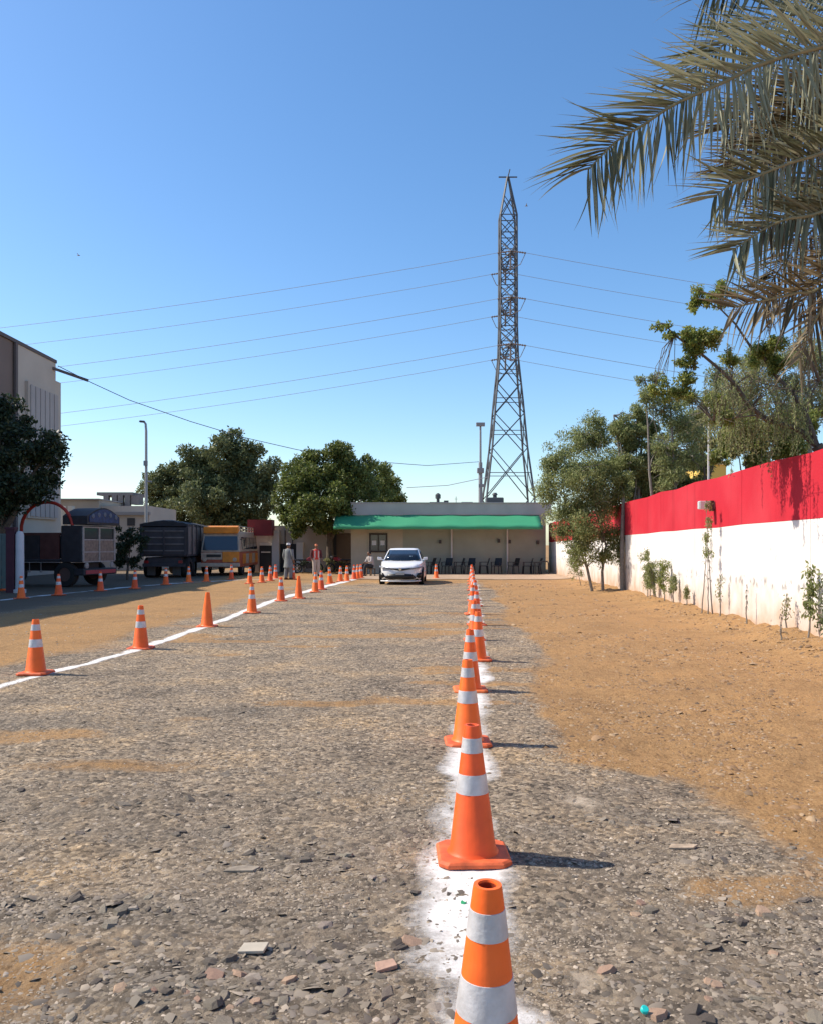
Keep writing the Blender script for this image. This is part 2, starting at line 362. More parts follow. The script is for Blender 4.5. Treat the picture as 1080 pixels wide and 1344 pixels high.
strip('chalk_line', LEFT_LINE, ([5, 10, 20, 42], [.12, .13, .2, .34]), 5, 42, .04, 1.3, 3)
strip('chalk_line', FAR_LINE, ([21, 38], [.22, .4]), 21.5, 38.6, .1, .9, 5)
def chalk_patch(px, py, rx, ry, seed, a):
    Y0 = CH * F / (py - HY); X0 = (px - CX) / F * Y0; n = 26; u = np.linspace(-1, 1, n); U, V_ = np.meshgrid(u, u); X = X0 + U * rx; Y = Y0 + V_ * ry; Z = height(X, Y) + .0016
    i = np.arange(n * (n - 1)).reshape(n - 1, n)[:, :-1].ravel(); o = meshobj('chalk_dust', np.stack([X, Y, Z], -1).reshape(-1, 3), np.stack([i, i + 1, i + n + 1, i + n], 1), MATS['dust']); o['kind'] = 'structure'
    rr = np.hypot(U, V_); e = a * (1 - rr) + (fbm(X * 5, Y * 5, 4, seed) - .5) * 1.0; e = np.where(rr > .95, -1, e); o.data.attributes.new('edge', 'FLOAT', 'POINT').data.foreach_set('value', e.astype(np.float32).ravel())
_c = MATS['chalk'].copy(); MATS['dust'] = _c; _c.name = 'cream_dust'
for nd in _c.node_tree.nodes:
    if nd.type == 'VALTORGB': nd.color_ramp.elements[0].color = (.45, .35, .24, 1); nd.color_ramp.elements[1].color = (.66, .55, .42, 1)
for q in ((765, 1058, .34, .5, 3, .75), (735, 1165, .2, .16, 5, .6), (760, 1288, .16, .22, 7, .7), (700, 1230, .14, .12, 9, .45), (520, 1240, .14, .14, 11, .45), (940, 1075, .5, .35, 13, .45), (470, 1270, .2, .12, 15, .45), (1040, 1250, .2, .25, 17, .45)): chalk_patch(*q)
# pale packed-earth apron in front of the low building
bm_ = MB(); 
def apron():
    xs = np.linspace(-3.2, 8.2, 60); ys = np.linspace(38.2, 46, 26); X, Y = np.meshgrid(xs, ys)
    Z = height(X, Y) + .02 + .0 * X; Y2 = Y + .8 * (fbm(X * .8, Y * 0, 3, 91) - .5) * (Y < 38.4)
    i = np.arange(60 * 25).reshape(25, 60)[:, :-1].ravel()
    o = meshobj('pavement', np.stack([X, Y2, Z], -1).reshape(-1, 3), np.stack([i, i + 1, i + 61, i + 60], 1), mat('pale_apron', (.42, .30, .20), .95, .18, 1.5, .4, 8), smooth=True); o['kind'] = 'structure'
apron()

# ---------------------------------------------------------------- stones
def rock_proto(seed, n=7, flat=.35):
    r = random.Random(seed); k = n; top = []; bot = []
    for i in range(k):
        a = 2 * math.pi * (i + r.uniform(-.3, .3)) / k; rr = r.uniform(.65, 1.0)
        top.append((rr * .8 * math.cos(a) + r.gauss(0, .06), rr * .8 * math.sin(a) + r.gauss(0, .06), flat * r.uniform(.35, 1.15))); bot.append((rr * math.cos(a), rr * math.sin(a), -flat * .6))
    V = bot + top; V.append((r.gauss(0, .15), r.gauss(0, .15), flat * r.uniform(.8, 1.25))); Fc = [(k + i, k + (i + 1) % k, 2 * k) for i in range(k)] + [(i, (i + 1) % k, k + (i + 1) % k, k + i) for i in range(k)]
    return V, Fc
def pebble_field(name, n, gen, size, m, flat=.7, label=None, cat=None):
    # a blob of low polyhedra: octahedron-like stones joined in one mesh
    x, y = gen(n); n = len(x); s = size(x, y, n)
    base = np.array([(1, 0, 0), (.45, .85, 0), (-.6, .75, 0), (-1, -.05, 0), (-.5, -.85, 0), (.55, -.8, 0), (.25, .2, .8), (-.3, -.2, .75)], float)
    tri = np.array([(0, 1, 6), (1, 2, 6), (2, 7, 6), (2, 3, 7), (3, 4, 7), (4, 5, 7), (5, 6, 7), (5, 0, 6)])
    a = rng.uniform(0, 6.283, n); V = np.repeat(base[None], n, 0) * rng.uniform(.7, 1.25, (n, 8, 3))
    V[..., 1] *= rng.uniform(.55, 1, n)[:, None]; V[..., 2] *= (flat * rng.uniform(.6, 1.2, n))[:, None]
    V[..., 2] -= .15; tx, ty = rng.normal(0, .22, (2, n)); V[..., 2] += V[..., 0] * tx[:, None] + V[..., 1] * ty[:, None]
    ca, sa = np.cos(a)[:, None], np.sin(a)[:, None]; X = V[..., 0] * ca - V[..., 1] * sa; Yy = V[..., 0] * sa + V[..., 1] * ca
    s = s[:, None]; z = height(x, y)[:, None]
    out = np.stack([X * s + x[:, None], Yy * s + y[:, None], V[..., 2] * s + z], -1).reshape(-1, 3)
    Fc = (tri[None] + (np.arange(n) * 8)[:, None, None]).reshape(-1, 3)
    o = meshobj(name, out, Fc, m); return tag(o, label, cat, kind='stuff')
def near_gen(y0, y1, keep):
    def g(n):
        y = np.exp(rng.uniform(math.log(y0), math.log(y1), n)); x = rng.uniform(-.56, .56, n) * y
        sd, rb, asp = zones(x, y); k = rng.random(n) < keep(sd, rb, x, y) * (x < wall_x(y) - .1); return x[k], y[k]
    return g
stone_cols = [(.075, .062, .05), (.18, .149, .116), (.255, .21, .161), (.33, .268, .203), (.275, .225, .17), (.44, .36, .275), (.60, .50, .40)]
mg = leafmat('gravel_stones', stone_cols, 0, .9, .2, (.335, .27, .2))
mr_ = leafmat('asphalt_rubble', [(.055, .047, .04), (.12, .103, .085), (.19, .162, .13), (.28, .235, .185), (.44, .36, .275)], 0, .9, .25, (.25, .203, .152))
ms = leafmat('sand_clods', [(.16, .10, .06), (.24, .15, .085), (.33, .21, .12), (.40, .28, .17), (.12, .085, .06)], 0, .95, .1)
def clump(x, y): return .25 + 1.3 * sstep(.38, .62, fbm(x * 1.8, y * 1.8, 3, 61))
pebble_field('gravel', 150000, near_gen(2.0, 20, lambda s, r, x, y: (1 - .86 * s) * clump(x, y) * .6), lambda x, y, n: np.minimum(.0022 + rng.gamma(1.3, .0023, n), .022) * (1 + y / 16), mg, .6, 'loose grey and brown gravel spread over the driving lane')
pebble_field('rubble', 48000, near_gen(2.1, 11, lambda s, r, x, y: np.clip(r * 1.4 - .1, 0, 1)), lambda x, y, n: .004 + rng.gamma(1.8, .0058, n), mr_, .28, 'broken dark asphalt crumbs in patches on the gravel')
pebble_field('dirt_clods', 60000, near_gen(4.0, 34, lambda s, r, x, y: s * (x > 1) * (.10 + .6 * (wall_x(y) - x < 1.1) + .4 * clump(x, y) ** 2)), lambda x, y, n: (.004 + rng.gamma(1.5, .0045, n)) * (1 + y / 14), ms, .6, 'small clods and pebbles strewn over the orange earth strip')
# individual slabs of broken asphalt
protos = []
slabm = [mat('asphalt_slab_dark', (.16, .132, .102), .9, .35, 25, .6, 60, rand=.25), mat('asphalt_slab_grey', (.25, .207, .157), .9, .3, 25, .6, 60, rand=.3), mat('asphalt_slab_pale', (.33, .27, .215), .9, .25, 20, .5, 60, rand=.2), mat('brick_piece', (.40, .265, .18), .9, .25, 20, .5, 60, rand=.2)]
for i in range(12):
    V, Fc = rock_proto(i, 5 + i % 4, .22 if i % 3 else .34)
    me = bpy.data.meshes.new('asphalt_chunk'); me.from_pydata(V, [], Fc); me.materials.append(slabm[[0, 1, 1, 0, 2, 1, 0, 1, 2, 3, 1, 0][i]]); protos.append(me)
cnt = 0; tries = 0
while cnt < 292 and tries < 60000:
    tries += 1; y = math.exp(random.uniform(math.log(2.6), math.log(6.5))); x = random.uniform(-.53, .53) * y
    s_, r_, a_ = zones(np.array([x]), np.array([y]))
    if random.random() > float(r_[0]) ** 2.2 * 1.3: continue
    i = random.randrange(12); sz = random.choice([.015, .018, .022, .026, .03, .035, .04, .048, .055]) * random.uniform(.8, 1.1)
    o = bpy.data.objects.new('asphalt_chunk', protos[i]); C.objects.link(o)
    o.location = (x, y, gz(x, y) + sz * .02); o.rotation_euler = (random.gauss(0, .16), random.gauss(0, .16), random.uniform(0, 6.3)); o.scale = (sz * random.uniform(1, 1.35), sz * random.uniform(.6, .95), sz * .75)
    kind = [0, 1, 1, 0, 2, 1, 0, 1, 2, 3, 1, 0][i]
    u = x / y; zone = 'far left' if u < -.36 else 'left' if u < -.18 else 'left of centre' if u < -.05 else 'just left of chalk' if u < .1 else 'just right of chalk' if u < .25 else 'right' if u < .38 else 'far right'
    band = 'along the bottom edge' if y < 3.05 else 'below the second cone' if y < 3.75 else 'level with the second cone' if y < 4.7 else 'beyond the second cone'
    size = 'tiny' if sz < .02 else 'small' if sz < .028 else 'medium' if sz < .042 else 'large'; kn = ['dark', 'grey', 'pale', 'reddish'][kind]
    tag(o, '%s %s %s, %s, %s' % (size, kn, 'brick fragment' if kind == 3 else 'asphalt slab', zone, band), 'stone', 'broken pieces on the gravel: %s %s %s %s' % (size, kn, zone, band))
    cnt += 1
_by = {}
for o in C.objects:
    if o.name.startswith('asphalt_chunk'): _by.setdefault(o['label'], []).append(o)
_ord = ['first', 'second', 'third', 'fourth', 'fifth', 'sixth', 'seventh', 'eighth', 'ninth', 'tenth']
for lab, os_ in _by.items():
    if 1 < len(os_) <= 10:
        for i, o in enumerate(sorted(os_, key=lambda o: o.location.x / o.location.y)): o['label'] = lab + ', ' + _ord[i] + ' from left'
def single(name, px, py, poly, th, m, label, cat, rz=0, tilt=.05):
    Y = CH * F / (py - HY); x = (px - CX) / F * Y
    b = MB(); b.prism([(p[0], p[1], 0) for p in poly], (0, 0, th)); o = b.build(name, m, None, bevel=.002)
    o.location = (x, Y, gz(x, Y) + .004); o.rotation_euler = (tilt, -tilt, rz); return tag(o, label, cat)
single('tile_piece', 332, 1251, [(-.055, -.03), (.05, -.035), (.06, .03), (-.04, .035)], .012, mat('beige_tile', (.46, .40, .31), .6, .1, 20), 'pale beige flat tile fragment lying on dark rubble in the left foreground', 'tile')
single('stone_slab', 318, 1142, [(-.09, -.02), (.06, -.03), (.09, .01), (.0, .035), (-.07, .02)], .012, mat('pale_slab', (.28, .23, .175), .9, .35, 20, .5, 50), 'long flat pale stone slab in the dark rubble left of centre', 'stone')
single('brick_piece', 505, 1277, [(-.045, -.02), (.04, -.03), (.05, .015), (-.02, .035)], .016, mat('pink_brick', (.46, .29, .21), .9, .2, 20, .5, 50), 'pinkish brick fragment just left of the white chalk in the foreground', 'brick', .6)
single('stone_slab', 895, 1112, [(-.08, -.02), (.05, -.03), (.09, .01), (-.05, .03)], .012, mat('cream_slab', (.42, .32, .225), .9, .35, 20, .5, 50), 'cream stone slab at the edge of the orange earth on the right', 'stone')
single('plastic_scrap', 608, 1184, [(-.015, -.008), (.0, -.014), (.016, -.004), (.004, .004), (-.004, .018), (-.012, .012)], .004, mat('green_plastic', (.02, .25, .10), .4), 'small green plastic scrap on the white chalk beside the nearest cone', 'litter', 0, .3)
def bottle_cap():
    Y = CH * F / (1340 - HY); x = (845 - CX) / F * Y
    b = MB(); b.lathe([(.0, .014), (.011, .014), (.0135, .012), (.0135, .0), (.0115, 0), (.0115, .011), (0, .011)], 18); o = b.build('bottle_cap', mat('turquoise_plastic', (.02, .55, .5), .35), None)
    o.location = (x, Y, gz(x, Y) + .012); o.rotation_euler = (.5, .2, 0); tag(o, 'turquoise plastic bottle cap on the gravel at the bottom edge', 'bottle cap')
bottle_cap()
# ---------------------------------------------------------------- traffic cones
m_or = mat('cone_orange', (1.0, .15, .016), .45, .16, 7, .15, 30, spec=.45, rand=.10)
m_orb = mat('cone_base_orange', (.74, .15, .045), .65, .4, 11, .2, 30, rand=.12)
m_rf = mat('reflective_sleeve', (.60, .58, .58), .42, .22, 14, .25, 60, metal=.2)
m_in = mat('cone_inside', (.35, .05, .015), .8)
def cr(z): return .0395 + (.68 - z) * .1265          # radius of the body at height z
def proto_cone(bands):
    t = thing('traffic_cone', 'x', 'traffic cone'); kids = []
    b = MB(); o_ = .185; c_ = .045; rings = []
    for h, g in ((0, 0), (.018, 0), (.03, .012)):
        e = o_ - g; rings.append([(e - c_, -e, h), (e, -e + c_, h), (e, e - c_, h), (e - c_, e, h), (-e + c_, e, h), (-e, e - c_, h), (-e, -e + c_, h), (-e + c_, -e, h)])
    b.loft(rings); kids.append(b.build('base', m_orb, t, bevel=.004))
    b = MB(); b.lathe([(.136, .028), (.131, .036), (cr(.05), .05), (cr(.66), .66), (.040, .672), (.0385, .68), (.027, .68), (.025, .672)], 32); kids.append(b.build('body', m_or, t, smooth=True))
    b = MB(); b.lathe([(.025, .674), (.05, .45), (.0, .44)], 20); kids.append(b.build('inner_wall', m_in, t, smooth=True))
    if bands:
        for z0, z1 in ((.335, .432), (.542, .616)):
            b = MB(); b.lathe([(cr(z0) - .001, z0 - .001), (cr(z0) + .0016, z0), (cr(z1) + .0016, z1), (cr(z1) - .001, z1 + .001)], 32); kids.append(b.build('reflective_band', m_rf, t, smooth=True))
    KIDS[t] = kids
    for k in kids: KIDS[k] = []
    return t
coneA = proto_cone(True); coneB = proto_cone(False); used = {}
def cone(x, y, label, group, kind='A', rz=None, tilt=0, sc_=1):
    src = coneA if kind == 'A' else coneB
    if src not in used: o = src; used[src] = 1
    else: o = copy_tree(src)
    o.location = (x, y, gz(x, y) + .004); o.rotation_euler = (tilt + random.gauss(0, .012), -tilt * .5 + random.gauss(0, .012), random.uniform(-.12, .12) if rz is None else rz); o.scale = (sc_,) * 3
    tag(o, label, 'traffic cone', group)
ORD = ['nearest', 'second', 'third', 'fourth', 'fifth', 'sixth', 'seventh', 'eighth', 'ninth', 'tenth', 'eleventh', 'twelfth', 'thirteenth', 'fourteenth', 'fifteenth', 'sixteenth', 'seventeenth']
RC = [(.203, 2.27), (.317, 4.27), (.455, 6.70), (.65, 9.15), (.93, 11.55), (1.075, 14.1), (1.31, 16.6), (1.41, 19.0), (1.66, 21.5), (1.81, 23.9), (1.98, 26.4), (2.12, 28.8), (2.32, 31.2), (2.46, 33.8), (2.64, 36.3), (2.82, 38.8)]
for i, (x, y) in enumerate(RC):
    if i == 0: lab = 'nearest orange cone, cut off by the bottom edge, two white bands'
    elif i == 1: lab = 'large orange cone with long dark shadow right behind the nearest one'
    else: lab = '%s orange cone counted from the front in the right chalk row' % ORD[i]
    cone(x, y, lab, 'cones standing along the right chalk line', 'A', rz=(0.02 if i < 2 else None))
LC = [(47, 888, 'A'), (185, 852, 'A'), (272, 824, 'B'), (331, 806, 'A'), (369, 790, 'A'), (392.5, 786.5, 'B'), (414, 778, 'A'), (422, 774.5, 'A'), (434, 766, 'A'), (447, 763.5, 'A'), (455.5, 763, 'A'), (465, 760.7, 'A'), (469.5, 760.2, 'A'), (474, 759.3, 'A')]
for i, (px, py, k) in enumerate(LC):
    Y = CH * F / (py - HY) + .17; x = (px - CX) / F * Y
    lab = {0: 'orange cone with white bands at the far left end of the left chalk line', 2: 'plain orange cone without white bands, third in the left chalk row', 5: 'plain reddish cone without bands beside the bend of the left chalk row', 8: 'slightly leaning orange cone in the left row, right of the man in red'}.get(i, '%s orange cone counted from the front along the left chalk line' % ORD[i])
    cone(x, Y, lab, 'cones standing along the left chalk line', k, tilt=.12 if i == 8 else 0)
FC = [(5, 776), (28, 786), (77, 782), (132, 776), (177, 773), (218, 768), (248, 765), (271, 764), (304, 761), (328, 766.5), (344, 765), (355, 763), (362, 760), (385, 761)]
for i, (px, py) in enumerate(FC):
    Y = CH * F / (py - HY) + .17; x = (px - CX) / F * Y
    lab = {0: 'shaded orange cone cut by the left edge near the dark posts', 1: 'shaded orange cone in front of the white post at far left', 2: 'shaded orange cone in front of the decorated truck bed', 3: 'shaded red cone in front of the decorated truck cab', 4: 'shaded orange cone in front of the gap between the two trucks', 5: 'shaded orange cone in front of the dump truck tailgate', 6: 'shaded cone in front of the right corner of the dump truck', 7: 'shaded cone standing between dump truck and minibus', 8: 'orange cone in front of the yellow minibus bumper',
           9: 'sunlit orange cone by the right front corner of the minibus', 10: 'sunlit orange cone left of the pale gate pillar', 11: 'sunlit orange cone in front of the pale gate pillar', 12: 'far orange cone just behind the one at the pale gate pillar', 13: 'lone orange cone to the right of the man in grey'}[i]
    cone(x, Y, lab, 'cones along the far left line by the parked vehicles', 'A')
cone((572 - CX) / F * 39.5, 39.5, 'single orange cone on the pale apron right of the white car', None, 'A')

# ---------------------------------------------------------------- boundary wall on the right
WY = [1.0 + 3.1 * k for k in range(16)]; WY[-1] = 47.4
bw = thing('boundary_wall', 'long boundary wall painted red above and white below, right side', 'wall', (0, 0, 0))
mred = wall_material('red_paint', (.53, .022, .04), False); mwht = wall_material('white_paint', (.80, .765, .73), True)
def wz(y): return 3.14 - .0085 * (y - 13) + .03 * math.sin(y * 1.7)
def wd(y): return 2.05 - .0085 * (y - 13) + .008 * math.sin(y * 2.3) + .006 * math.sin(y * 5.1)
for k in range(15):
    y0, y1 = WY[k] + .006, WY[k + 1] - .006; x0, x1 = wall_x(y0), wall_x(y1); ym = (y0 + y1) / 2; xm = wall_x(ym); T = .2; bl = .012 * ((k * 7) % 3 - 1)
    def panel(z0s, z1s, dx):
        ring = lambda y, z0, z1, xx: [(xx + dx, y, z0), (xx + T, y, z0), (xx + T, y, z1), (xx + dx, y, z1)]
        b = MB(); b.loft([ring(y0, z0s[0], z1s[0], x0), ring(ym, z0s[1], z1s[1], xm + bl), ring(y1, z0s[2], z1s[2], x1)]); return b
    q = (y0, ym, y1)
    q = (y0, ym + .3, y1); panel([-.3] * 3, [wd(y) for y in q], 0).build('white_panel', mwht, bw)
    panel([wd(y) + .002 for y in q], [wz(y) for y in q], -.004).build('red_panel', mred, bw)
b = MB()
for k in range(15): b.box(wall_x(WY[k]) + .03, wall_x(WY[k]) + .18, WY[k] - .006, WY[k] + .006, -.3, wz(WY[k]) - .02)
tag(b.build('joint_mortar', mat('joint', (.25, .16, .13), .9), bw), 'narrow recessed mortar joints between the wall bays')
# floodlight on the wall with its cable
x = wall_x(19.6); yv = 18.2; x = wall_x(yv); zf = CH + (715 - 663) / F * yv
fl = thing('floodlight', 'small white box floodlight bracketed high on the red wall', 'floodlight', (x - .02, yv, zf))
b = MB(); b.box(-.32, -.10, -.07, .07, -.09, .09); b.build('housing', mat('white_metal', (.75, .75, .73), .4), fl, bevel=.01)
b = MB(); b.box(-.33, -.315, -.06, .06, -.08, .08); b.build('lens', mat('lamp_glass', (.55, .58, .6), .15), fl)
b = MB(); b.beam((-.12, 0, 0), (.015, 0, 0), .03); b.box(0, .012, -.05, .05, -.08, .08); b.build('bracket', mat('grey_metal', (.3, .3, .3), .5, metal=.5), fl)
b = MB(); b.box(-.08, -.0, -.05, .07, -.13, .1); b.build('junction_box', mat('dark_box', (.08, .06, .06), .6), fl)
pp = thing('thin_pole', 'thin pale pole rising above the red wall behind the floodlight', 'pole', (wall_x(20) + .45, 20.0, 0))
b = MB(); b.tube([(0, 0, 0), (0, 0, 3.6), (.01, 0, 5.2)], [.03, .028, .02], 8); b.build('shaft', mat('pale_pole', (.6, .58, .55), .5), pp); b = MB(); b.beam((-.12, 0, 4.9), (.14, 0, 4.9), .02); b.build('crosspiece', MATS['pale_pole'], pp)

# ---------------------------------------------------------------- low building with the green canopy
BY = 46.0; BX0 = (461 - CX) / F * BY; BX1 = (716 - CX) / F * BY
lb = thing('low_building', 'long single storey building with grey parapet and green canopy', 'building', (0, BY, 0))
m_plast = mat('olive_plaster', (.34, .35, .275), .9, .12, .9, .2, 20); m_par = mat('grey_parapet', (.46, .44, .41), .9, .15, .8, .2, 20)
m_plc = mat('cream_plaster', (.46, .41, .31), .9, .12, 1.2, .2, 20)
b = MB(); b.box(BX0, BX0 + 2.9, 0, 7, 0, 3.30); b.build('front_wall', m_plc, lb)
b = MB(); b.box(BX0 + 2.9, BX1, .06, 7, 0, 3.30); b.build('front_wall', m_plast, lb)
b = MB(); b.box(BX0 + .003, BX1 + .3, .02, 7, 3.302, 3.94); b.build('parapet', m_par, lb)
b = MB(); b.box(BX0 - .02, BX1 + .32, -.02, 7.02, 3.943, 3.99); b.build('coping', mat('coping', (.45, .43, .41), .9, .1), lb)
b = MB(); b.box(BX0 + .95, BX0 + 1.02, -.05, -.002, 0, 3.25); b.build('pilaster', m_plc, lb)
for px in (592, 665):
    xx = (px - CX) / F * BY; b = MB(); b.tube([(xx, -.12, 0), (xx, -.12, 3.1)], .05, 10); b.build('downpipe', mat('pale_pipe', (.62, .60, .55), .5), lb, smooth=True)
wn = MB(); wx0 = (485 - CX) / F * BY; wx1 = (509 - CX) / F * BY; wz0 = CH - (725 - HY) / F * BY; wz1 = CH - (700 - HY) / F * BY; t_ = .09
wn.box(wx0, wx1, -.07, .02, wz1 - t_, wz1).box(wx0, wx1, -.07, .02, wz0, wz0 + t_).box(wx0, wx0 + t_, -.07, .02, wz0 + t_, wz1 - t_).box(wx1 - t_, wx1, -.07, .02, wz0 + t_, wz1 - t_)
wn.box((wx0 + wx1) / 2 - .03, (wx0 + wx1) / 2 + .03, -.06, .02, wz0 + t_, wz1 - t_)
wf = wn.build('window', mat('dark_frame', (.035, .022, .015), .5), lb)
b = MB(); b.box(wx0 + t_, (wx0 + wx1) / 2 - .03, -.03, -.02, wz0 + t_, wz1 - t_); b.build('pane', mat('window_glass', (.10, .11, .11), .08, spec=.6), wf)
b = MB(); b.box((wx0 + wx1) / 2 + .03, wx1 - t_, -.03, -.02, wz0 + t_, wz1 - t_); b.build('pane', MATS['window_glass'], wf)
for q in (.27, .73):
    xx = wx0 + (wx1 - wx0) * q; b = MB(); b.box(xx - .12, xx + .12, -.035, -.031, wz0 + .40, wz0 + .66); b.build('paper_notice', mat('paper', (.6, .6, .6), .8), wf)
for px, py in ((577, 711), (654, 710), (668, 711), (705, 712)):
    q = P(px, py, BY); b = MB(); b.cbox((q.x, -.05, q.z), .14, .1, .2); b.build('wall_lamp', mat('dark_fitting', (.05, .045, .04), .5), lb, bevel=.01)
# canopy: sagging cloth in bays between front tube and wall
m_green = mat('green_canopy', (.045, .30, .145), .65, .10, .7, .3, 14, stretch=(1, 1, 1), rand=0)
cx0, cx1 = (438 - CX) / F * 44.5, (712 - CX) / F * 44.5
nb = 5; NX = nb * 8
top = []; bot = []; 
rows = []
for j in range(7):
    v = j / 6; row = []
    for i in range(NX + 1):
        u = i / NX; ph = (u * nb) % 1.0
        x = cx0 + (cx1 - cx0) * u; 
        sag = -.03 * math.sin(math.pi * ph) * math.sin(math.pi * v) + .02 * math.sin(u * 37)
        y = -1.5 + 1.45 * v; z = 2.62 + .66 * v + sag + .004 * math.sin(u * 60 + v * 5)
        row.append((x, y, z))
    rows.append(row)
val = [(x, y - .01, 2.46 + .006 * math.sin(x * 9)) for x, y, z in rows[0]]
V = val + [p for r_ in rows for p in r_]; n_ = NX + 1; Fq = []
for j in range(7):
    for i in range(NX): a = j * n_ + i; Fq.append((a, a + 1, a + n_ + 1, a + n_))
cp = meshobj('canopy', V, Fq, m_green, lb, True); sm_ = cp.modifiers.new('cloth', 'SOLIDIFY'); sm_.thickness = .015
b = MB(); b.tube([(cx0 + .02, -1.44, 2.58), (cx1 - .02, -1.44, 2.58)], .025, 8); b.build('canopy_rail', mat('galvanised', (.45, .45, .44), .45, metal=.6), cp)
for i in range(nb + 1):
    xx = cx0 + (cx1 - cx0) * i / nb; b = MB(); b.tube([(xx, -1.48, 2.58), (xx, -.03, 3.2)], .025, 6); b.build('rafter', MATS['galvanised'], cp)
# side flap on the left end
b = MB(); b.prism([(cx0, -1.5, 2.45), (cx0, -.05, 2.9), (cx0, -.05, 3.27), (cx0, -1.5, 2.61)], (.012, 0, 0)); b.build('end_flap', m_green, cp)
# roof things
def P0(px, py, Y): return P(px, py, Y)
q = P(575, 657, 48); t = thing('roof_vent', 'dark vent cowl with flat duct on the low building roof', 'vent', (q.x, 49, 3.3))
b = MB(); b.box(-.5, .35, -.2, .2, .65, .86); b.box(.35, .62, -.15, .15, .72, .95); b.box(-.45, -.4, -.1, .1, 0, .65); b.box(.3, .35, -.1, .1, 0, .65); b.build('duct', mat('dark_roof_metal', (.07, .075, .08), .6), t)
b = MB(); b.lathe([(.09, .86), (.09, 1.05), (.16, 1.08), (.16, 1.3), (.05, 1.4), (0, 1.4)], 14); b.build('cowl', MATS['dark_roof_metal'], t)
q = P(650, 655, 49); t = thing('water_tank', 'dark water tank on the roof at the foot of the pylon', 'water tank', (q.x, 49.5, 3.3))
b = MB(); b.box(-.55, .5, -.4, .4, .65, 1.15); b.build('tank', MATS['dark_roof_metal'], t, bevel=.06)
b = MB(); b.lathe([(.12, 1.14), (.12, 1.3), (.18, 1.33), (.1, 1.45), (0, 1.46)], 12); b.build('lid', MATS['dark_roof_metal'], t)
b = MB(); [b.box(x - .04, x + .04, y - .04, y + .04, 0, .66) for x in (-.45, .4) for y in (-.3, .3)]; b.build('stand', MATS['dark_roof_metal'], t)
t = thing('roof_hump', 'low grey concrete hump on the parapet of the low building', 'roof hatch', (P(612, 660, 49).x, 49, 3.3)); b = MB(); b.box(-.3, .3, -.3, .3, 0, .82); b.build('curb', m_par, t); b = MB(); b.box(-.33, .33, -.33, .33, .822, .86); b.build('cover', m_par, t)

# black plastic chairs along the facade
m_ch = mat('black_plastic', (.018, .019, .022), .45)
def proto_chair():
    t = thing('plastic_chair', 'x', 'chair'); k = []
    b = MB(); b.box(-.23, .23, -.22, .22, .42, .45); k.append(b.build('seat', m_ch, t, bevel=.01))
    b = MB(); b.prism([(-.22, .19, .46), (.22, .19, .46), (.20, .32, .86), (-.20, .32, .86)], (0, .025, .01)); k.append(b.build('backrest', m_ch, t, bevel=.01))
    for x in (-.2, .2):
        for y in (-.19, .2): b = MB(); b.beam((x * 1.12, y * 1.15, 0), (x, y, .42), .04); k.append(b.build('leg', m_ch, t))
        b = MB(); b.box(x * 1.15 - .025, x * 1.15 + .025, -.2, .24, .63, .655); b.beam((x * 1.15, -.18, .44), (x * 1.15, -.18, .63), .035); k.append(b.build('armrest', m_ch, t))
    KIDS[t] = k
    for q in k: KIDS[q] = []
    return t
ch = proto_chair(); first = True
CHX = [(563, 'black chair nearest the white car under the canopy'), (570, 'second black chair from the white car under the canopy'), (586, 'black chair just left of the first downpipe'), (601, 'black chair just right of the first downpipe'), (616, 'black chair behind the far end of the right cone row'), (634, 'black chair just right of the right cone row'), (651, 'black chair just left of the second downpipe'), (673, 'black chair just right of the second downpipe'), (691, 'black chair second from the corner railing'), (703, 'black chair at the corner railing by the red wall')]
for i, (px, lab) in enumerate(CHX):
    o = ch if first else copy_tree(ch); first = False
    Y = 45.1; x = (px - CX) / F * Y; o.location = (x, Y, gz(x, Y) + .02); o.rotation_euler = (0, 0, R(-62) + random.uniform(-.7, .7)); tag(o, lab, 'chair', 'black chairs lined up along the low building')
x0 = (708 - CX) / F * 44; t = thing('railing', 'short black tube railing at the corner beside the red and white wall', 'railing', (x0, 44, gz(x0, 44)))
b = MB(); b.tube([(0, 0, 0), (0, 0, .62), (.06, 0, .72), (.4, 0, .72), (.46, 0, .62), (.46, 0, 0)], .035, 8); b.build('hoop', m_ch, t, smooth=True)
b = MB(); b.tube([(-.25, 0, .66), (0, 0, .66)], .03, 8); b.tube([(-.25, 0, 0), (-.25, 0, .66)], .03, 8); b.build('side_tube', m_ch, t)

# ---------------------------------------------------------------- left side buildings
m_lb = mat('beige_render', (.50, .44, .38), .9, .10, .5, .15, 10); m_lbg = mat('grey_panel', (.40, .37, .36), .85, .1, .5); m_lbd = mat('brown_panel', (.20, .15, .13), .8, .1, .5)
TBX = -19.9
tb = thing('tall_building', 'tall beige building with ribbed grey panels at the left edge', 'building', (TBX, 0, 0))
def zpx(px, py): Y = TBX * F / (px - CX); return CH - (py - HY) / F * Y
Yc = TBX * F / (18 - CX); Ye = TBX * F / (72 - CX); Ye2 = TBX * F / (79.5 - CX); H = 11.75
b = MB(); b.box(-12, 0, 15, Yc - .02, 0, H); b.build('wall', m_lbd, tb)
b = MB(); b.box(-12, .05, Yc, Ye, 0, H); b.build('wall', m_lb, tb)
b = MB(); b.box(-12, .02, Ye, Ye2, 0, H - .95); b.build('wall', m_lb, tb)
b = MB(); b.box(-12, .1, 15, Ye + .05, H + .002, H + .18); b.build('coping', mat('dark_coping', (.12, .10, .10), .8), tb)
b = MB(); b.box(.052, .16, Yc - .1, Yc + .12, 0, H); b.build('corner_trim', MATS['dark_coping'], tb)
pz1 = H - 1.7
b = MB(); b.box(.052, .22, Yc + 1.1, Ye - .05, 3.0, pz1); b.build('panel_surround', m_lb, tb)
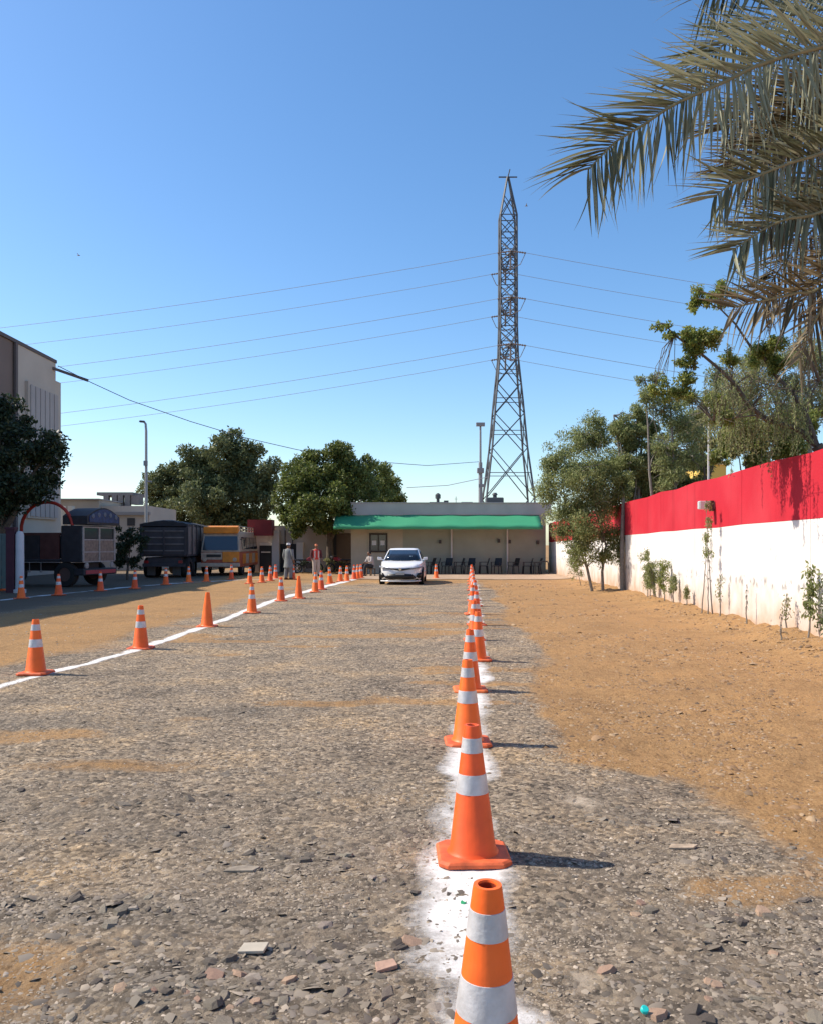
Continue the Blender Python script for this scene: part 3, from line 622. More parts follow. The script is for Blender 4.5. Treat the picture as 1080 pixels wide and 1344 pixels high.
for k in range(7):
    ya = Yc + 1.3 + k * .56
    if ya + .5 < Ye - .1: b = MB(); b.box(.223, .28, ya, ya + .46, 3.1, pz1 - .15); b.build('ribbed_panel', m_lbg, tb)
for k in range(6):                   # windows in the brown part, out of frame and at its edge
    b = MB(); b.box(.002, .05, 17 + k * 3.6, 19 + k * 3.6, 5.5, 10.5); b.build('ribbed_panel', m_lbg, tb)
b = MB(); b.beam((0, 0, 0), (1.5, 1.2, -.45), .10, .14); ar = b.build('bracket_arm', MATS['dark_coping'], tb); ar.location = (.05, Ye - .4, H - .35)
# low beige buildings behind the trucks
t = thing('low_beige_building', 'low beige flat roofed building behind the decorated truck', 'building', (0, 52, 0))
def fb(t, px0, px1, pytop, Y, m, name='wall', depth=6, pybot=None, dy=0):
    x0 = (px0 - CX) / F * Y; x1 = (px1 - CX) / F * Y; z1 = CH - (pytop - HY) / F * Y; z0 = 0 if pybot is None else CH - (pybot - HY) / F * Y
    b = MB(); b.box(x0, x1, Y + dy - t.location.y, Y + dy - t.location.y + depth, z0, z1); return b.build(name, m, t)
m_b2 = mat('tan_render', (.42, .37, .31), .9, .12, .6, .15, 8)
fb(t, 20, 130, 656, 52, m_b2); fb(t, 130.2, 196, 664, 52.4, m_lb)
fb(t, 18, 130.5, 654.3, 51.8, mat('grey_edge', (.3, .28, .27), .9), 'roof_edge', 6.5, 655.8)
fb(t, 150, 196, 672, 52.1, MATS['grey_edge'], 'ledge', .3, 676)
for px in (80, 92): fb(t, px - 3, px + 3, 664, 50.8, mat('pale_column', (.6, .57, .5), .8), 'column', .4)
for px in (150, 172): fb(t, px - 5, px + 5, 680, 52.35, mat('dark_window', (.05, .05, .055), .3), 'window', .05, 690)
t = thing('roof_pergola', 'flat concrete pergola on short columns above the beige roofs', 'pergola', (0, 56, 0))
fb(t, 127, 174, 646, 56, mat('grey_slab', (.22, .2, .19), .9, .1), 'slab', 3, 650); 
for px in (139, 150, 158, 167): b = MB(); x = (px - CX) / F * 56; b.box(x - .17, x + .17, 0, .35, 3.6, CH + (HY - 650) / F * 56); b.build('column', MATS['grey_slab'], t)
fb(t, 172, 182, 650, 56.1, MATS['grey_slab'], 'block', 1, 662)
# shops left of the low building
t = thing('gatehouse', 'pale shaded wall with dark doorways and pillars under the bright tree', 'building', (0, 49, 0))
m_gh = mat('pinkish_plaster', (.40, .35, .31), .9, .12, .8, .15, 10)
fb(t, 352, 464, 690, 49, m_gh, 'wall', 4); fb(t, 330, 352, 700, 49.2, m_gh, 'wall', 4)
fb(t, 341, 357, 716, 48.98, mat('doorway_dark', (.02, .02, .022), .7), 'door', .1, 752); fb(t, 367, 389, 714, 48.98, MATS['doorway_dark'], 'door', .1, 752)
fb(t, 430, 461, 700, 48.97, mat('brown_shutter', (.10, .07, .055), .7, .1, 3), 'shutter', .08, 752); fb(t, 438, 442, 700, 48.9, MATS['doorway_dark'], 'shutter_gap', .05, 752)
fb(t, 357.2, 366.5, 696, 48.5, mat('pale_pillar', (.62, .57, .52), .85, .1, 2), 'pillar', .45); fb(t, 389.5, 398, 712, 48.6, MATS['pale_pillar'], 'pillar', .4)
fb(t, 341, 357, 712.5, 48.9, MATS['pale_pillar'], 'lintel', .15, 716); fb(t, 343, 355, 724, 48.9, MATS['pale_pillar'], 'door_rail', .06, 725.5)
fb(t, 325, 357, 682, 47.8, mat('maroon_awning', (.22, .03, .03), .8, .15, 2), 'awning', 1.0, 703)
for px in (374, 384): fb(t, px, px + 1, 696, 48.85, MATS['doorway_dark'], 'cable', .05, 714)
# lumps by the gatehouse: dark motorbikes/planters
# ---------------------------------------------------------------- pylon
pyl = thing('pylon', 'tall steel lattice pylon behind the low building', 'pylon', (P(666, 0, 98).x, 98, 0))
m_st = mat('pylon_steel', (.075, .085, .10), .6, .15, 2)
def zp(py): return CH - (py - HY) / F * 98
prof = [(0, 3.0), (zp(655), 2.78), (zp(590), 2.05), (zp(530), 1.6), (zp(470), 1.08), (zp(430), .98), (zp(285), .95), (zp(232), .06)]
def hw(z): return float(np.interp(z, [p[0] for p in prof], [p[1] for p in prof]))
for sx in (-1, 1):
    for sy in (-1, 1):
        b = MB()
        for (z0, w0), (z1, w1) in zip(prof, prof[1:]): b.beam((sx * w0, sy * w0, z0), (sx * w1, sy * w1, z1 + .01), .16)
        b.build('leg', m_st, pyl)
def brace(a, c, w=.11, name='brace'):
    b = MB(); b.beam(a, c, w); return b.build(name, m_st, pyl)
lev = [0.2, zp(655) , zp(590), zp(545), zp(505), zp(470), zp(450), zp(430), zp(410), zp(390), zp(370), zp(350), zp(330), zp(308), zp(285), zp(258)]
for i in range(len(lev) - 1):
    z0, z1 = lev[i], lev[i + 1]; a, c = hw(z0), hw(z1); wdt = .10 if i < 5 else .085
    for s in (-1, 1):
        brace((-a, s * a, z0), (c, s * c, z1), wdt); brace((a, s * a, z0), (-c, s * c, z1), wdt)
        brace((s * a, -a, z0), (s * c, c, z1), wdt); brace((s * a, a, z0), (s * c, -c, z1), wdt)
        if i in (1, 2, 3, 4):
            zm = (z0 + z1) / 2; h_ = hw(zm); brace((-h_, s * h_, zm), (h_, s * h_, zm), .08)
        if i > 5: brace((-a, s * a, z0), (a, s * a, z0), .09)
brace((-1.1, 0, zp(232)), (1.1, 0, zp(232)), .12, 'peak_bar'); brace((0, -2, zp(232)), (0, 2, zp(232)), .1, 'peak_bar')
m_ins = mat('insulator', (.18, .15, .14), .3)
arms = [(344, 0), (402, 0), (461, 0)]
for py, _ in arms:
    z = zp(py)
    for s in (-1, 1):
        for xx in (-.8, .8):
            brace((xx, s * .95, z), (0, s * 3.75, z), .12, 'crossarm'); brace((xx, s * .95, z + 1.9), (0, s * 3.75, z), .1, 'crossarm')
        for q in (1.6, 2.3, 3.0): brace((-.8 * (1 - (q - .95) / 2.8), s * q, z), (.8 * (1 - (q - .95) / 2.8), s * q, z), .08, 'arm_tie'); brace((0, s * q, z), (.4 * (1 - (q - .95) / 2.8), s * q, z + 1.2 * (1 - (q - .95) / 2.8)), .08, 'arm_tie')
        for sx in (-1, 1):
            b = MB(); pts = [(sx * (0.1 + .14 * k), s * 3.75, z - .02 * k) for k in range(12)]; b.tube(pts, [.05 if k % 2 else .13 for k in range(12)], 8); b.build('insulator', m_ins, pyl)
        b = MB(); b.tube([(-1.6, s * 3.75, z - .2), (-1.0, s * 3.75, z - 1.5), (0, s * 3.75, z - 2.0), (1.0, s * 3.75, z - 1.5), (1.6, s * 3.75, z - .2)], .045, 6); b.build('jumper_loop', MATS['insulator'], pyl)
        b = MB(); b.tube([(0, s * 2.6, z), (0, s * 2.6, z - 1.7)], [.11, .11], 8); b.build('insulator', m_ins, pyl)
# power lines
m_w = mat('wire', (.25, .28, .33), .6)
TX = pyl.location.x
def wire(side, py, s, nm, lvl):
    z = zp(py) - .2; Y = 98 + s * 3.75; L = 300; S = 14; pts = []
    for k in range(26):
        d = (k / 25) ** 1.3 * 150; pts.append((TX + side * (1.6 + d), Y + 0 * d, z - 4 * S * (d / L) * (1 - d / L)))
    b = MB(); b.tube(pts, .025, 4); o = b.build('power_line', m_w, None)
    tag(o, '%s power line running %s from the pylon, %s' % (nm, 'left' if side < 0 else 'right', lvl), 'power line', 'overhead lines of the pylon')
for py, lvl in zip((344, 402, 461), ('top pair', 'middle pair', 'bottom pair')):
    for s, nm in ((-1, 'upper'), (1, 'lower')):
        for side in (-1, 1): wire(side, py, s, nm, lvl)
# thin mast beside the pylon
q = P(630, 657, 86); t = thing('antenna_mast', 'slim antenna mast standing just left of the pylon', 'mast', (q.x, 86, 0))
zt = P(630, 557, 86).z; b = MB(); b.tube([(0, 0, 0), (0, 0, zt * .72)], [.24, .2], 10); b.tube([(0, 0, zt * .72), (0, 0, zt)], [.12, .1], 8); b.build('shaft', mat('mast_grey', (.25, .26, .28), .6), t)
b = MB(); b.cbox((0, 0, zt), .9, .5, .35); b.cbox((0, 0, zt * .66), .7, .6, .5); b.cbox((.1, 0, zt * .55), .6, .4, .3); b.build('antenna_box', MATS['mast_grey'], t)
t = thing('antenna_mast', 'short thin rod aerial on the roof left of the pylon', 'aerial', (P(598, 0, 50).x, 50, 3.3)); b = MB(); b.tube([(0, 0, 0), (0, 0, 1.25)], .02, 6); b.build('rod', MATS['mast_grey'], t); b = MB(); b.beam((-.1, 0, 1.1), (.1, 0, 1.1), .02); b.build('crosspiece', MATS['mast_grey'], t)
# street lamp left
q = P(192, 690, 50); t = thing('street_lamp', 'tall thin street lamp pole rising between the trees at left', 'street lamp', (q.x, 50, 0)); zt = P(190, 553, 50).z
b = MB(); b.tube([(0, 0, 0), (0, 0, zt - .6), (-.03, 0, zt - .15), (-.12, 0, zt - .03)], [.11, .08, .07, .06], 8); b.build('pole', mat('lamp_pole', (.36, .36, .36), .5, metal=.3), t, smooth=True)
b = MB(); b.prism([(-.42, -.1, zt - .05), (-.1, -.1, zt - .08), (-.08, -.1, zt + .04), (-.38, -.1, zt + .06)], (0, .2, 0)); b.build('lamp_head', mat('lamp_head', (.1, .1, .1), .5), t, bevel=.02)
b = MB(); b.cbox((0, -.1, zt * .72), .22, .15, .3); b.cbox((.18, 0, zt * .6), .3, .1, .1); b.cbox((-.03, -.1, zt * .3), .2, .16, .5); b.build('clamp_box', MATS['lamp_pole'], t)
# service cable from the tall building
pts = [P(76, 480, 45.5), P(120, 502, 46), P(170, 525, 47), P(250, 553, 49), P(320, 574, 52), P(390, 590, 55), P(470, 604, 60), P(560, 611, 66), P(628, 606, 72)]
b = MB(); b.tube(pts, .022, 5); tag(b.build('service_cable', mat('black_cable', (.10, .10, .11), .6), None), 'sagging black service cable running from the tall building past the trees', 'cable')
for pa, pb, Y, lab in (((534, 640), (640, 626), 80, 'faint thin wire low in the sky left of the pylon'),):
    b = MB(); b.tube([P(pa[0], pa[1], Y), P(587, 637, Y), P(pb[0], pb[1], Y)], .03, 4); tag(b.build('thin_wire', m_w, None), lab, 'cable')
for px, py, Y, lab in ((690, 270, 90, 'tiny dark bird in the sky right of the pylon top'), (103, 335, 90, 'tiny dark bird high in the sky at left')):
    q = P(px, py, Y); b = MB(); b.tube([(-.16, 0, 0), (-.05, 0, .02), (.1, 0, .01), (.2, 0, 0)], [.01, .06, .05, .01], 6); b.prism([(-.02, 0, .02), (.08, 0, .02), (.02, .38, .12), (-.04, .36, .12)], (0, 0, .01)); b.prism([(-.02, 0, .02), (.08, 0, .02), (.02, -.38, .12), (-.04, -.36, .12)], (0, 0, .01))
    o = b.build('bird', m_w, None); o.location = q; tag(o, lab, 'bird')

# ---------------------------------------------------------------- vegetation
def leaf_quads(cen, size, up=.3, droop=0.0, asp=.5):
    n = len(cen); d = rng.normal(0, 1, (n, 3)); d[:, 2] -= droop; d /= np.linalg.norm(d, axis=1)[:, None]
    e = rng.normal(0, 1, (n, 3)); e[:, 2] += up; e -= d * (e * d).sum(1)[:, None]; e /= np.linalg.norm(e, axis=1)[:, None]; s = np.cross(d, e)
    L = (size * rng.uniform(.6, 1.3, n))[:, None]; W = L * asp
    V = np.stack([cen, cen + d * L * .5 + s * W * .5, cen + d * L, cen + d * L * .5 - s * W * .5], 1).reshape(-1, 3)
    return V, np.arange(n * 4).reshape(n, 4)
def blob_points(clumps, n, shell=.65):
    cl = np.array(clumps, float); vol = cl[:, 3] ** 2.2; k = rng.choice(len(cl), n, p=vol / vol.sum())
    d = rng.normal(0, 1, (n, 3)); d /= np.linalg.norm(d, axis=1)[:, None]
    r = np.where(rng.random(n) < shell, rng.uniform(.72, 1.08, n), rng.uniform(0, 1, n) ** .5)
    # lumpy surface
    lump = .78 + .5 * vnoise(d[:, 0] * 3.3 + k * 7.1, d[:, 1] * 3.3 + d[:, 2] * 3.7, 5)
    return cl[k, :3] + d * (r * lump * cl[k, 3])[:, None] * np.array([1, 1, .82])
def bend(a, b, n=5, wob=.08):
    a = Vector(a); b = Vector(b); L = (b - a).length; out = []
    for i in range(n + 1):
        t = i / n; p = a.lerp(b, t); p.z += L * .10 * math.sin(math.pi * t)
        if 0 < i < n: p += Vector((random.gauss(0, wob), random.gauss(0, wob), random.gauss(0, wob))) * L * .35
        out.append(p)
    return out
m_bark = mat('bark', (.13, .10, .075), .9, .3, 12, .6, 30); m_barkg = mat('grey_bark', (.24, .215, .185), .9, .3, 12, .6, 30)
def tree(label, base, fork, clumps, nleaf, lsize, lm, bark=m_bark, tr=.2, limbs=8, group=None, name='tree', shell=.65, droop=0, twigs=0, asp=.5, sub=0):
    t = thing(name, label, 'tree', (0, 0, 0), 0, group)
    bx, by, bz = base; t.location = (bx, by, bz); o = Vector(base)
    fk = Vector(fork) - o
    pts = [Vector((0, 0, -.1)), fk * .35 + Vector((random.gauss(0, .05), random.gauss(0, .05), 0)), fk * .7, fk]
    b = MB(); b.tube(pts, [tr * 1.25, tr, tr * .85, tr * .7], 10); b.build('trunk', bark, t, smooth=True)
    cl = sorted(clumps, key=lambda c: -c[3])[:limbs]
    tw = []
    for c in cl:
        e = Vector(c[:3]) - o; st = fk * random.uniform(.7, 1.0)
        p = bend(st, e, 5); b = MB(); b.tube(p, [tr * .5 * (1 - .16 * i) for i in range(6)], 7); b.build('limb', bark, t, smooth=True); tw.append(p)
    if twigs:
        b = MB()
        for _ in range(twigs):
            p = random.choice(tw); s = p[random.randint(2, 5)]; c = random.choice(clumps) if random.random() < .3 else None
            d = Vector((random.gauss(0, 1), random.gauss(0, 1), random.gauss(.3, .8))).normalized() * random.uniform(.4, 1.3) * (tr * 6 + .3)
            q = bend(s, s + d, 4, .12); b.tube(q, [.014, .011, .009, .006, .003], 4)
        tag(b.build('twigs', bark, t), kind='stuff')
    cc = [(c[0] - bx, c[1] - by, c[2] - bz, c[3]) for c in clumps]
    if sub:                            # break every clump into smaller bunches for gaps and outline
        small = []
        for c in cc:
            for _ in range(sub):
                d = Vector((random.gauss(0, 1), random.gauss(0, 1), random.gauss(0, .9))).normalized() * c[3] * random.uniform(.4, 1.15)
                small.append((c[0] + d.x, c[1] + d.y, c[2] + d.z, c[3] * random.uniform(.24, .42)))
        cc = small
    pts = blob_points(cc, nleaf, shell); V, Fq = leaf_quads(pts, lsize, .4, droop, asp)
    meshobj('crown', V, Fq, lm, t); return t

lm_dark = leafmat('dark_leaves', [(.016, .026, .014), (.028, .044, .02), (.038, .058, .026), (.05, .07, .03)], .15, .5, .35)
lm_mid = leafmat('olive_leaves', [(.065, .085, .038), (.11, .132, .056), (.16, .182, .075), (.21, .225, .10)], .25, .55, .35)
lm_bri = leafmat('bright_leaves', [(.055, .08, .02), (.10, .13, .03), (.155, .185, .045), (.21, .235, .065)], .3, .5, .35)
lm_aca = leafmat('feathery_leaves', [(.12, .15, .06), (.20, .235, .09), (.28, .31, .13), (.36, .37, .18)], .5, .55, .25)
lm_yel = leafmat('yellow_green_leaves', [(.10, .135, .03), (.17, .21, .045), (.25, .28, .07), (.34, .33, .11)], .45, .5, .25)
lm_dry = leafmat('dusty_leaves', [(.22, .21, .10), (.30, .28, .14), (.20, .24, .09), (.36, .33, .2)], .45, .7, .2)

def pc(px, py, Y, rpx): q = P(px, py, Y); return (q.x, q.y, q.z, rpx / F * Y)
# left edge tree (in the shade of the tall building)
Y = 31
cl = [pc(x, y, Y + dy, r) for x, y, r, dy in [(10, 560, 38, 0), (-30, 590, 55, 1), (45, 580, 26, -.5), (62, 598, 24, 0), (20, 620, 45, 0), (56, 628, 22, .5), (-20, 650, 48, 0), (8, 668, 22, 0), (74, 606, 13, 0), (30, 645, 20, 0), (-60, 560, 50, 1), (8, 535, 18, 0)]]
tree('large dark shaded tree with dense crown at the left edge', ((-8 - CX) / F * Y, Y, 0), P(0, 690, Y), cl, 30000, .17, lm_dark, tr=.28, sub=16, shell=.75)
Y = 66
cl = [pc(x, y, Y + dy, r) for x, y, r, dy in [(318, 592, 26, 0), (290, 600, 28, -1), (330, 620, 32, 0), (255, 620, 30, 0), (225, 625, 26, 0), (215, 650, 26, 1), (260, 655, 36, -2), (305, 660, 36, 0), (340, 650, 24, 0), (352, 636, 12, 0), (300, 575, 14, 0), (235, 675, 30, 0), (285, 690, 36, 1), (335, 680, 20, 1)]]
tree('broad round dark green tree behind the dump truck and minibus', ((280 - CX) / F * Y, Y, 0), P(280, 690, Y), cl, 70000, .27, lm_mid, tr=.4, sub=26)
Y = 47.6
cl = [pc(x, y, Y + dy, r) for x, y, r, dy in [(430, 618, 32, 0), (400, 625, 26, 0), (460, 615, 26, 0), (385, 650, 24, -1), (420, 655, 36, -1.5), (460, 645, 34, 0), (490, 632, 24, 4), (510, 638, 17, 6), (398, 676, 24, -1), (425, 692, 13, -1.2), (480, 655, 24, 9), (512, 655, 16, 9), (378, 676, 14, -1), (392, 694, 12, -1), (448, 672, 14, -1.5), (440, 690, 10, -1.2), (410, 600, 12, 0), (440, 596, 14, 0)]]
tree('bright green rounded tree left of the low building', ((436 - CX) / F * 47.6, 47.6, 0), P(432, 700, 47.6), cl, 64000, .185, lm_bri, tr=.22, sub=24)
b = MB(); 
# hedge between the trucks
Y = 38
cl = [pc(x, y, Y, r) for x, y, r in [(160, 705, 12), (175, 700, 12), (170, 720, 15), (155, 722, 12), (182, 715, 12), (165, 738, 12), (152, 735, 10), (178, 738, 9)]]
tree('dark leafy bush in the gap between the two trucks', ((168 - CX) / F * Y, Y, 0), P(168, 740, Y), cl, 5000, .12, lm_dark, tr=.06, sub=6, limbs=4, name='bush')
# low dark plants near the bright tree
for px, py, r, lab in ((398, 742, 7, 'low dark potted plant at the gatehouse doorway'), (428, 740, 8, 'low dry bush behind the man in red'), (445, 742, 6, 'low dark bush at the foot of the shutter')):
    Y = 47; tree(lab, ((px - CX) / F * Y, Y, 0), P(px, 748, Y), [pc(px - 3, py + 1, Y, r), pc(px + 4, py, Y, r)], 900, .09, lm_dark if px < 420 else lm_dry, tr=.02, sub=4, limbs=2, name='bush')

# feathery saplings cluster on the right
Y = 28.0
def cluster(label, basepx, trunks, cl, n, lm, ls=.085, Y0=28, tr=.055, bark=m_barkg, twigs=60, sub=12, shell=.4, name='tree', droop=.6):
    x = (basepx - CX) / F * Y0; t = thing(name, label, 'tree', (x, Y0, gz(x, Y0)))
    for pts in trunks:
        b = MB(); b.tube([Vector((P(px, py, Y0 + dy).x - x, dy, P(px, py, Y0 + dy).z - t.location.z)) for px, py, dy in pts], [tr * (1 - .75 * i / (len(pts) - 1)) for i in range(len(pts))], 8); b.build('trunk', bark, t, smooth=True)
    cc = [(P(px, py, Y0 + dy).x - x, dy, P(px, py, Y0 + dy).z - t.location.z, r / F * Y0) for px, py, r, dy in cl]
    b = MB()
    for c in cc:
        p = random.choice(trunks); s = p[random.randint(1, len(p) - 1)]; s = Vector((P(s[0], s[1], Y0 + s[2]).x - x, s[2], P(s[0], s[1], Y0 + s[2]).z - t.location.z))
        b.tube(bend(s, c[:3], 5), [tr * .35, tr * .3, tr * .25, tr * .2, tr * .14, tr * .08], 5)
        for _ in range(max(1, twigs // len(cc))):
            d = Vector((random.gauss(0, 1), random.gauss(0, 1), random.gauss(.2, .8))).normalized() * c[3] * random.uniform(.7, 1.3)
            b.tube(bend(c[:3], Vector(c[:3]) + d, 3, .1), [.010, .008, .006, .003], 4)
    tag(b.build('branches', bark, t, smooth=True), kind='stuff')
    small = []
    for c in cc:
        for _ in range(sub):
            d = Vector((random.gauss(0, 1), random.gauss(0, 1), random.gauss(0, 1))).normalized() * c[3] * random.uniform(.2, 1.05)
            small.append((c[0] + d.x, c[1] + d.y, c[2] + d.z, c[3] * random.uniform(.22, .55)))
    V, Fq = leaf_quads(blob_points(small, n, shell), ls, .3, droop, .38); meshobj('crown', V, Fq, lm, t); return t
cluster('leafy feathery green tree with thin double trunk before the red wall', 780,
        [[(777, 778, 0), (770, 745, 0), (755, 710, 0), (740, 650, .2), (735, 600, .3)], [(791, 780, -.3), (790, 750, -.3), (795, 715, -.2), (775, 650, 0), (770, 580, .2)]],
        [(735, 600, 24, 0), (765, 575, 26, .4), (790, 575, 24, .6), (725, 640, 24, 0), (760, 620, 34, -.4), (795, 620, 30, 0), (740, 670, 28, 0), (775, 665, 34, -.5), (800, 655, 24, .3), (765, 705, 28, -.4), (800, 700, 22, 0), (735, 700, 16, 0), (790, 730, 16, -.3), (810, 725, 14, 0), (755, 735, 10, 0), (720, 610, 14, 0), (780, 552, 14, .3)],
        62000, lm_aca, .085, sub=26, twigs=140, shell=.25, droop=1.0)
cluster('taller grey branched tree with sparse leaves right behind the feathery tree', 817,
        [[(817, 781, 0), (816, 720, 0), (818, 650, .2), (812, 590, .4), (805, 545, .4)], [(834, 779, .6), (836, 700, .6), (838, 640, .7), (842, 580, .8), (850, 520, .9)]],
        [(812, 560, 22, .4), (830, 580, 24, .4), (850, 560, 20, .8), (820, 610, 24, .2), (845, 610, 26, .6), (865, 590, 20, 1), (850, 640, 18, .8), (815, 640, 18, .2), (835, 545, 16, .5), (862, 625, 16, 1)],
        44000, lm_aca, .09, Y0=27.2, tr=.085, twigs=170, sub=10)
# trees standing behind the wall
def back(label, basepx, Y0, clp, n, lm, ls, tr=.09, bark=m_bark, twigs=80, sub=10, trunks=None):
    trunks = trunks or [[(basepx, 700, 0), (basepx - 4, 640, 0), (basepx - 8, 590, .2)]]
    x = (basepx - CX) / F * Y0; t = cluster(label, basepx, trunks, clp, n, lm, ls, Y0, tr, bark, twigs, sub, .45)
back('slim bare grey tree with wispy twigs rising behind the red wall', 880, 24, [(850, 520, 18, 0), (868, 540, 22, 0), (885, 520, 16, 0), (840, 500, 8, 0), (858, 500, 12, 0), (895, 560, 22, 0), (870, 590, 22, 0), (880, 620, 24, 0), (905, 600, 22, 0)], 14000, lm_aca, .08, .05, m_barkg, 240, 9,
     [[(885, 700, 0), (886, 640, 0), (882, 570, 0), (878, 520, 0), (872, 490, 0)], [(860, 700, 0), (852, 620, 0), (850, 560, 0), (846, 500, 0)]])
back('olive bushy tree behind the wall left of the yellow building', 900, 30, [(870, 610, 30, 0), (895, 635, 30, 0), (850, 640, 26, 0), (920, 600, 22, 0), (835, 655, 20, 0), (915, 640, 22, 0)], 30000, lm_aca, .13, .1, m_bark, 60, 8)
back('golden green bush topping the red wall at right', 985, 20, [(960, 590, 24, 0), (990, 575, 26, 0), (1020, 565, 26, 0), (975, 560, 20, 0), (1050, 560, 28, 0), (945, 600, 14, 0), (1000, 600, 24, 0), (1030, 590, 24, 0)], 30000, lm_yel, .09, .07, m_bark, 60, 9)
back('dusty pale tree behind the wall under the palm', 1040, 26, [(930, 540, 26, 0), (960, 520, 30, 0), (1000, 500, 34, 0), (1045, 510, 36, 0), (1085, 490, 36, 0), (915, 565, 22, 0), (985, 545, 28, 0), (1040, 550, 30, 0), (1080, 540, 30, 0), (1000, 465, 20, 0), (1050, 460, 26, 0)], 30000, lm_dry, .09, .12, m_barkg, 420, 10,
     [[(1045, 700, 0), (1040, 620, 0), (1030, 560, 0), (1010, 510, 0)], [(1060, 620, 0), (1065, 540, 0), (1060, 480, 0)]])
back('airy yellow green tree filling the gap behind the floodlight', 930, 27, [(900, 560, 26, 0), (925, 540, 26, 0), (950, 500, 24, 0), (880, 590, 24, 0), (930, 580, 26, 0), (970, 560, 24, 0), (905, 520, 18, 0), (985, 480, 22, 0), (1060, 470, 24, 0)], 26000, lm_aca, .085, .08, m_bark, 160, 12)
# tree with dark branches leaning over the wall
def lean_tree():
    Y0 = 14.6; x0 = (1135 - CX) / F * Y0; t = thing('tree', 'dark branched tree leaning over the red wall with yellow green leaf bunches', 'tree', (x0, Y0, 0))
    def L(px, py, dy): q = P(px, py, Y0 + dy); return Vector((q.x - x0, dy, q.z))
    t_ = [L(1135, 830, 0), L(1120, 700, 0), L(1095, 620, 0), L(1072, 585, 0)]
    b = MB(); b.tube(t_, [.16, .14, .12, .10], 10); b.build('trunk', m_bark, t, smooth=True)
    br = [[(1072, 585, 0), (1045, 562, 0), (1010, 553, -.1), (985, 535, -.2), (965, 505, -.2), (945, 485, -.3), (915, 460, -.3), (885, 440, -.3), (872, 425, -.3)],
          [(1072, 585, 0), (1058, 545, 0), (1040, 515, .1), (1015, 490, .2), (1000, 465, .2), (985, 455, .2), (965, 425, .2), (945, 405, .2), (925, 395, .2)],
          [(1058, 545, 0), (1062, 520, 0), (1075, 500, 0), (1085, 480, 0)], [(1040, 515, .1), (1020, 508, .2), (990, 500, .2), (960, 512, .2)],
          [(1075, 500, 0), (1065, 475, -.2), (1050, 455, -.2), (1048, 430, -.2)], [(1010, 553, -.1), (990, 545, -.5), (965, 548, -.6), (935, 552, -.6)], [(985, 535, -.2), (970, 540, 0), (940, 530, .2)]]
    for k, pts in enumerate(br):
        r0 = (.06, .05, .03, .022, .03, .02, .016)[k]; b = MB(); b.tube([L(*p) for p in pts], [r0 * (1 - .85 * i / (len(pts) - 1)) for i in range(len(pts))], 7); b.build('limb', m_bark, t, smooth=True)
    clp = [(868, 428, 8, -.3), (878, 440, 8, -.3), (925, 395, 13, .2), (945, 385, 12, .2), (910, 398, 9, .2), (905, 440, 14, -.3), (922, 445, 16, -.3), (912, 455, 12, -.3), (935, 440, 12, -.2), (900, 478, 10, -.3), (905, 500, 9, -.3), (960, 470, 12, 0), (1000, 460, 14, .2), (1020, 480, 13, .2), (870, 510, 10, -.3), (890, 515, 12, -.3), (1015, 455, 12, 0), (940, 520, 12, 0), (950, 545, 12, -.5)]
    cc = [(*L(px, py, dy), r / F * Y0) for px, py, r, dy in clp]
    b = MB(); small = []
    ends = [L(*p) for q in br for p in q[2:]]
    for c in cc:
        s = min(ends, key=lambda e: (e - Vector(c[:3])).length + random.random() * .2)
        for _ in range(9):
            d = Vector(c[:3]) + Vector((random.gauss(0, 1), random.gauss(0, 1), random.gauss(0, 1))).normalized() * c[3] * random.uniform(.2, 1.5)
            b.tube(bend(s, d, 3, .1), [.008, .006, .005, .002], 4); small.append((d.x, d.y, d.z, c[3] * random.uniform(.35, .75)))
    # hanging strands that throw their shade on the wall
    strands = []
    for _ in range(150):
        px = random.uniform(925, 1060); q = L(px, random.uniform(485, 555), random.gauss(-.1, .5)); n = random.randint(6, 15); cur = q.copy(); pts = [cur.copy()]
        for i in range(n): cur += Vector((random.gauss(0, .012), random.gauss(0, .012), -.06)); pts.append(cur.copy()); strands.append(tuple(cur))
        b.tube(pts, [.004] * len(pts), 3)
        s = min(ends, key=lambda e: (e - q).length); b.tube(bend(s, q, 3, .05), [.007, .006, .004, .003], 4)
    tag(b.build('twigs', m_bark, t), kind='stuff')
    V1 = blob_points(small, 15000, .1); S = np.array(strands); S = np.repeat(S, 5, 0) + rng.normal(0, .018, (len(S) * 5, 3))
    V, Fq = leaf_quads(V1, .065, .3, .5, .45); meshobj('crown', V, Fq, lm_yel, t); V, Fq = leaf_quads(S, .06, .1, 1.5, .3); meshobj('hanging_leaves', V, Fq, lm_aca, t)
lean_tree()
# yellow building corner far behind the wall
t = thing('yellow_building', 'small patch of yellow building seen over the red wall', 'building', (P(942, 0, 60).x, 60, 0)); b = MB(); b.box(-.9, .6, 0, 6, 0, CH + 105 / F * 60); b.build('wall', mat('yellow_paint', (.75, .5, .12), .8), t); b = MB(); b.box(-1.0, .7, -.1, 6, CH + 105 / F * 60 + .003, CH + 110 / F * 60); b.build('parapet', mat('yellow_trim', (.8, .62, .3), .8), t)
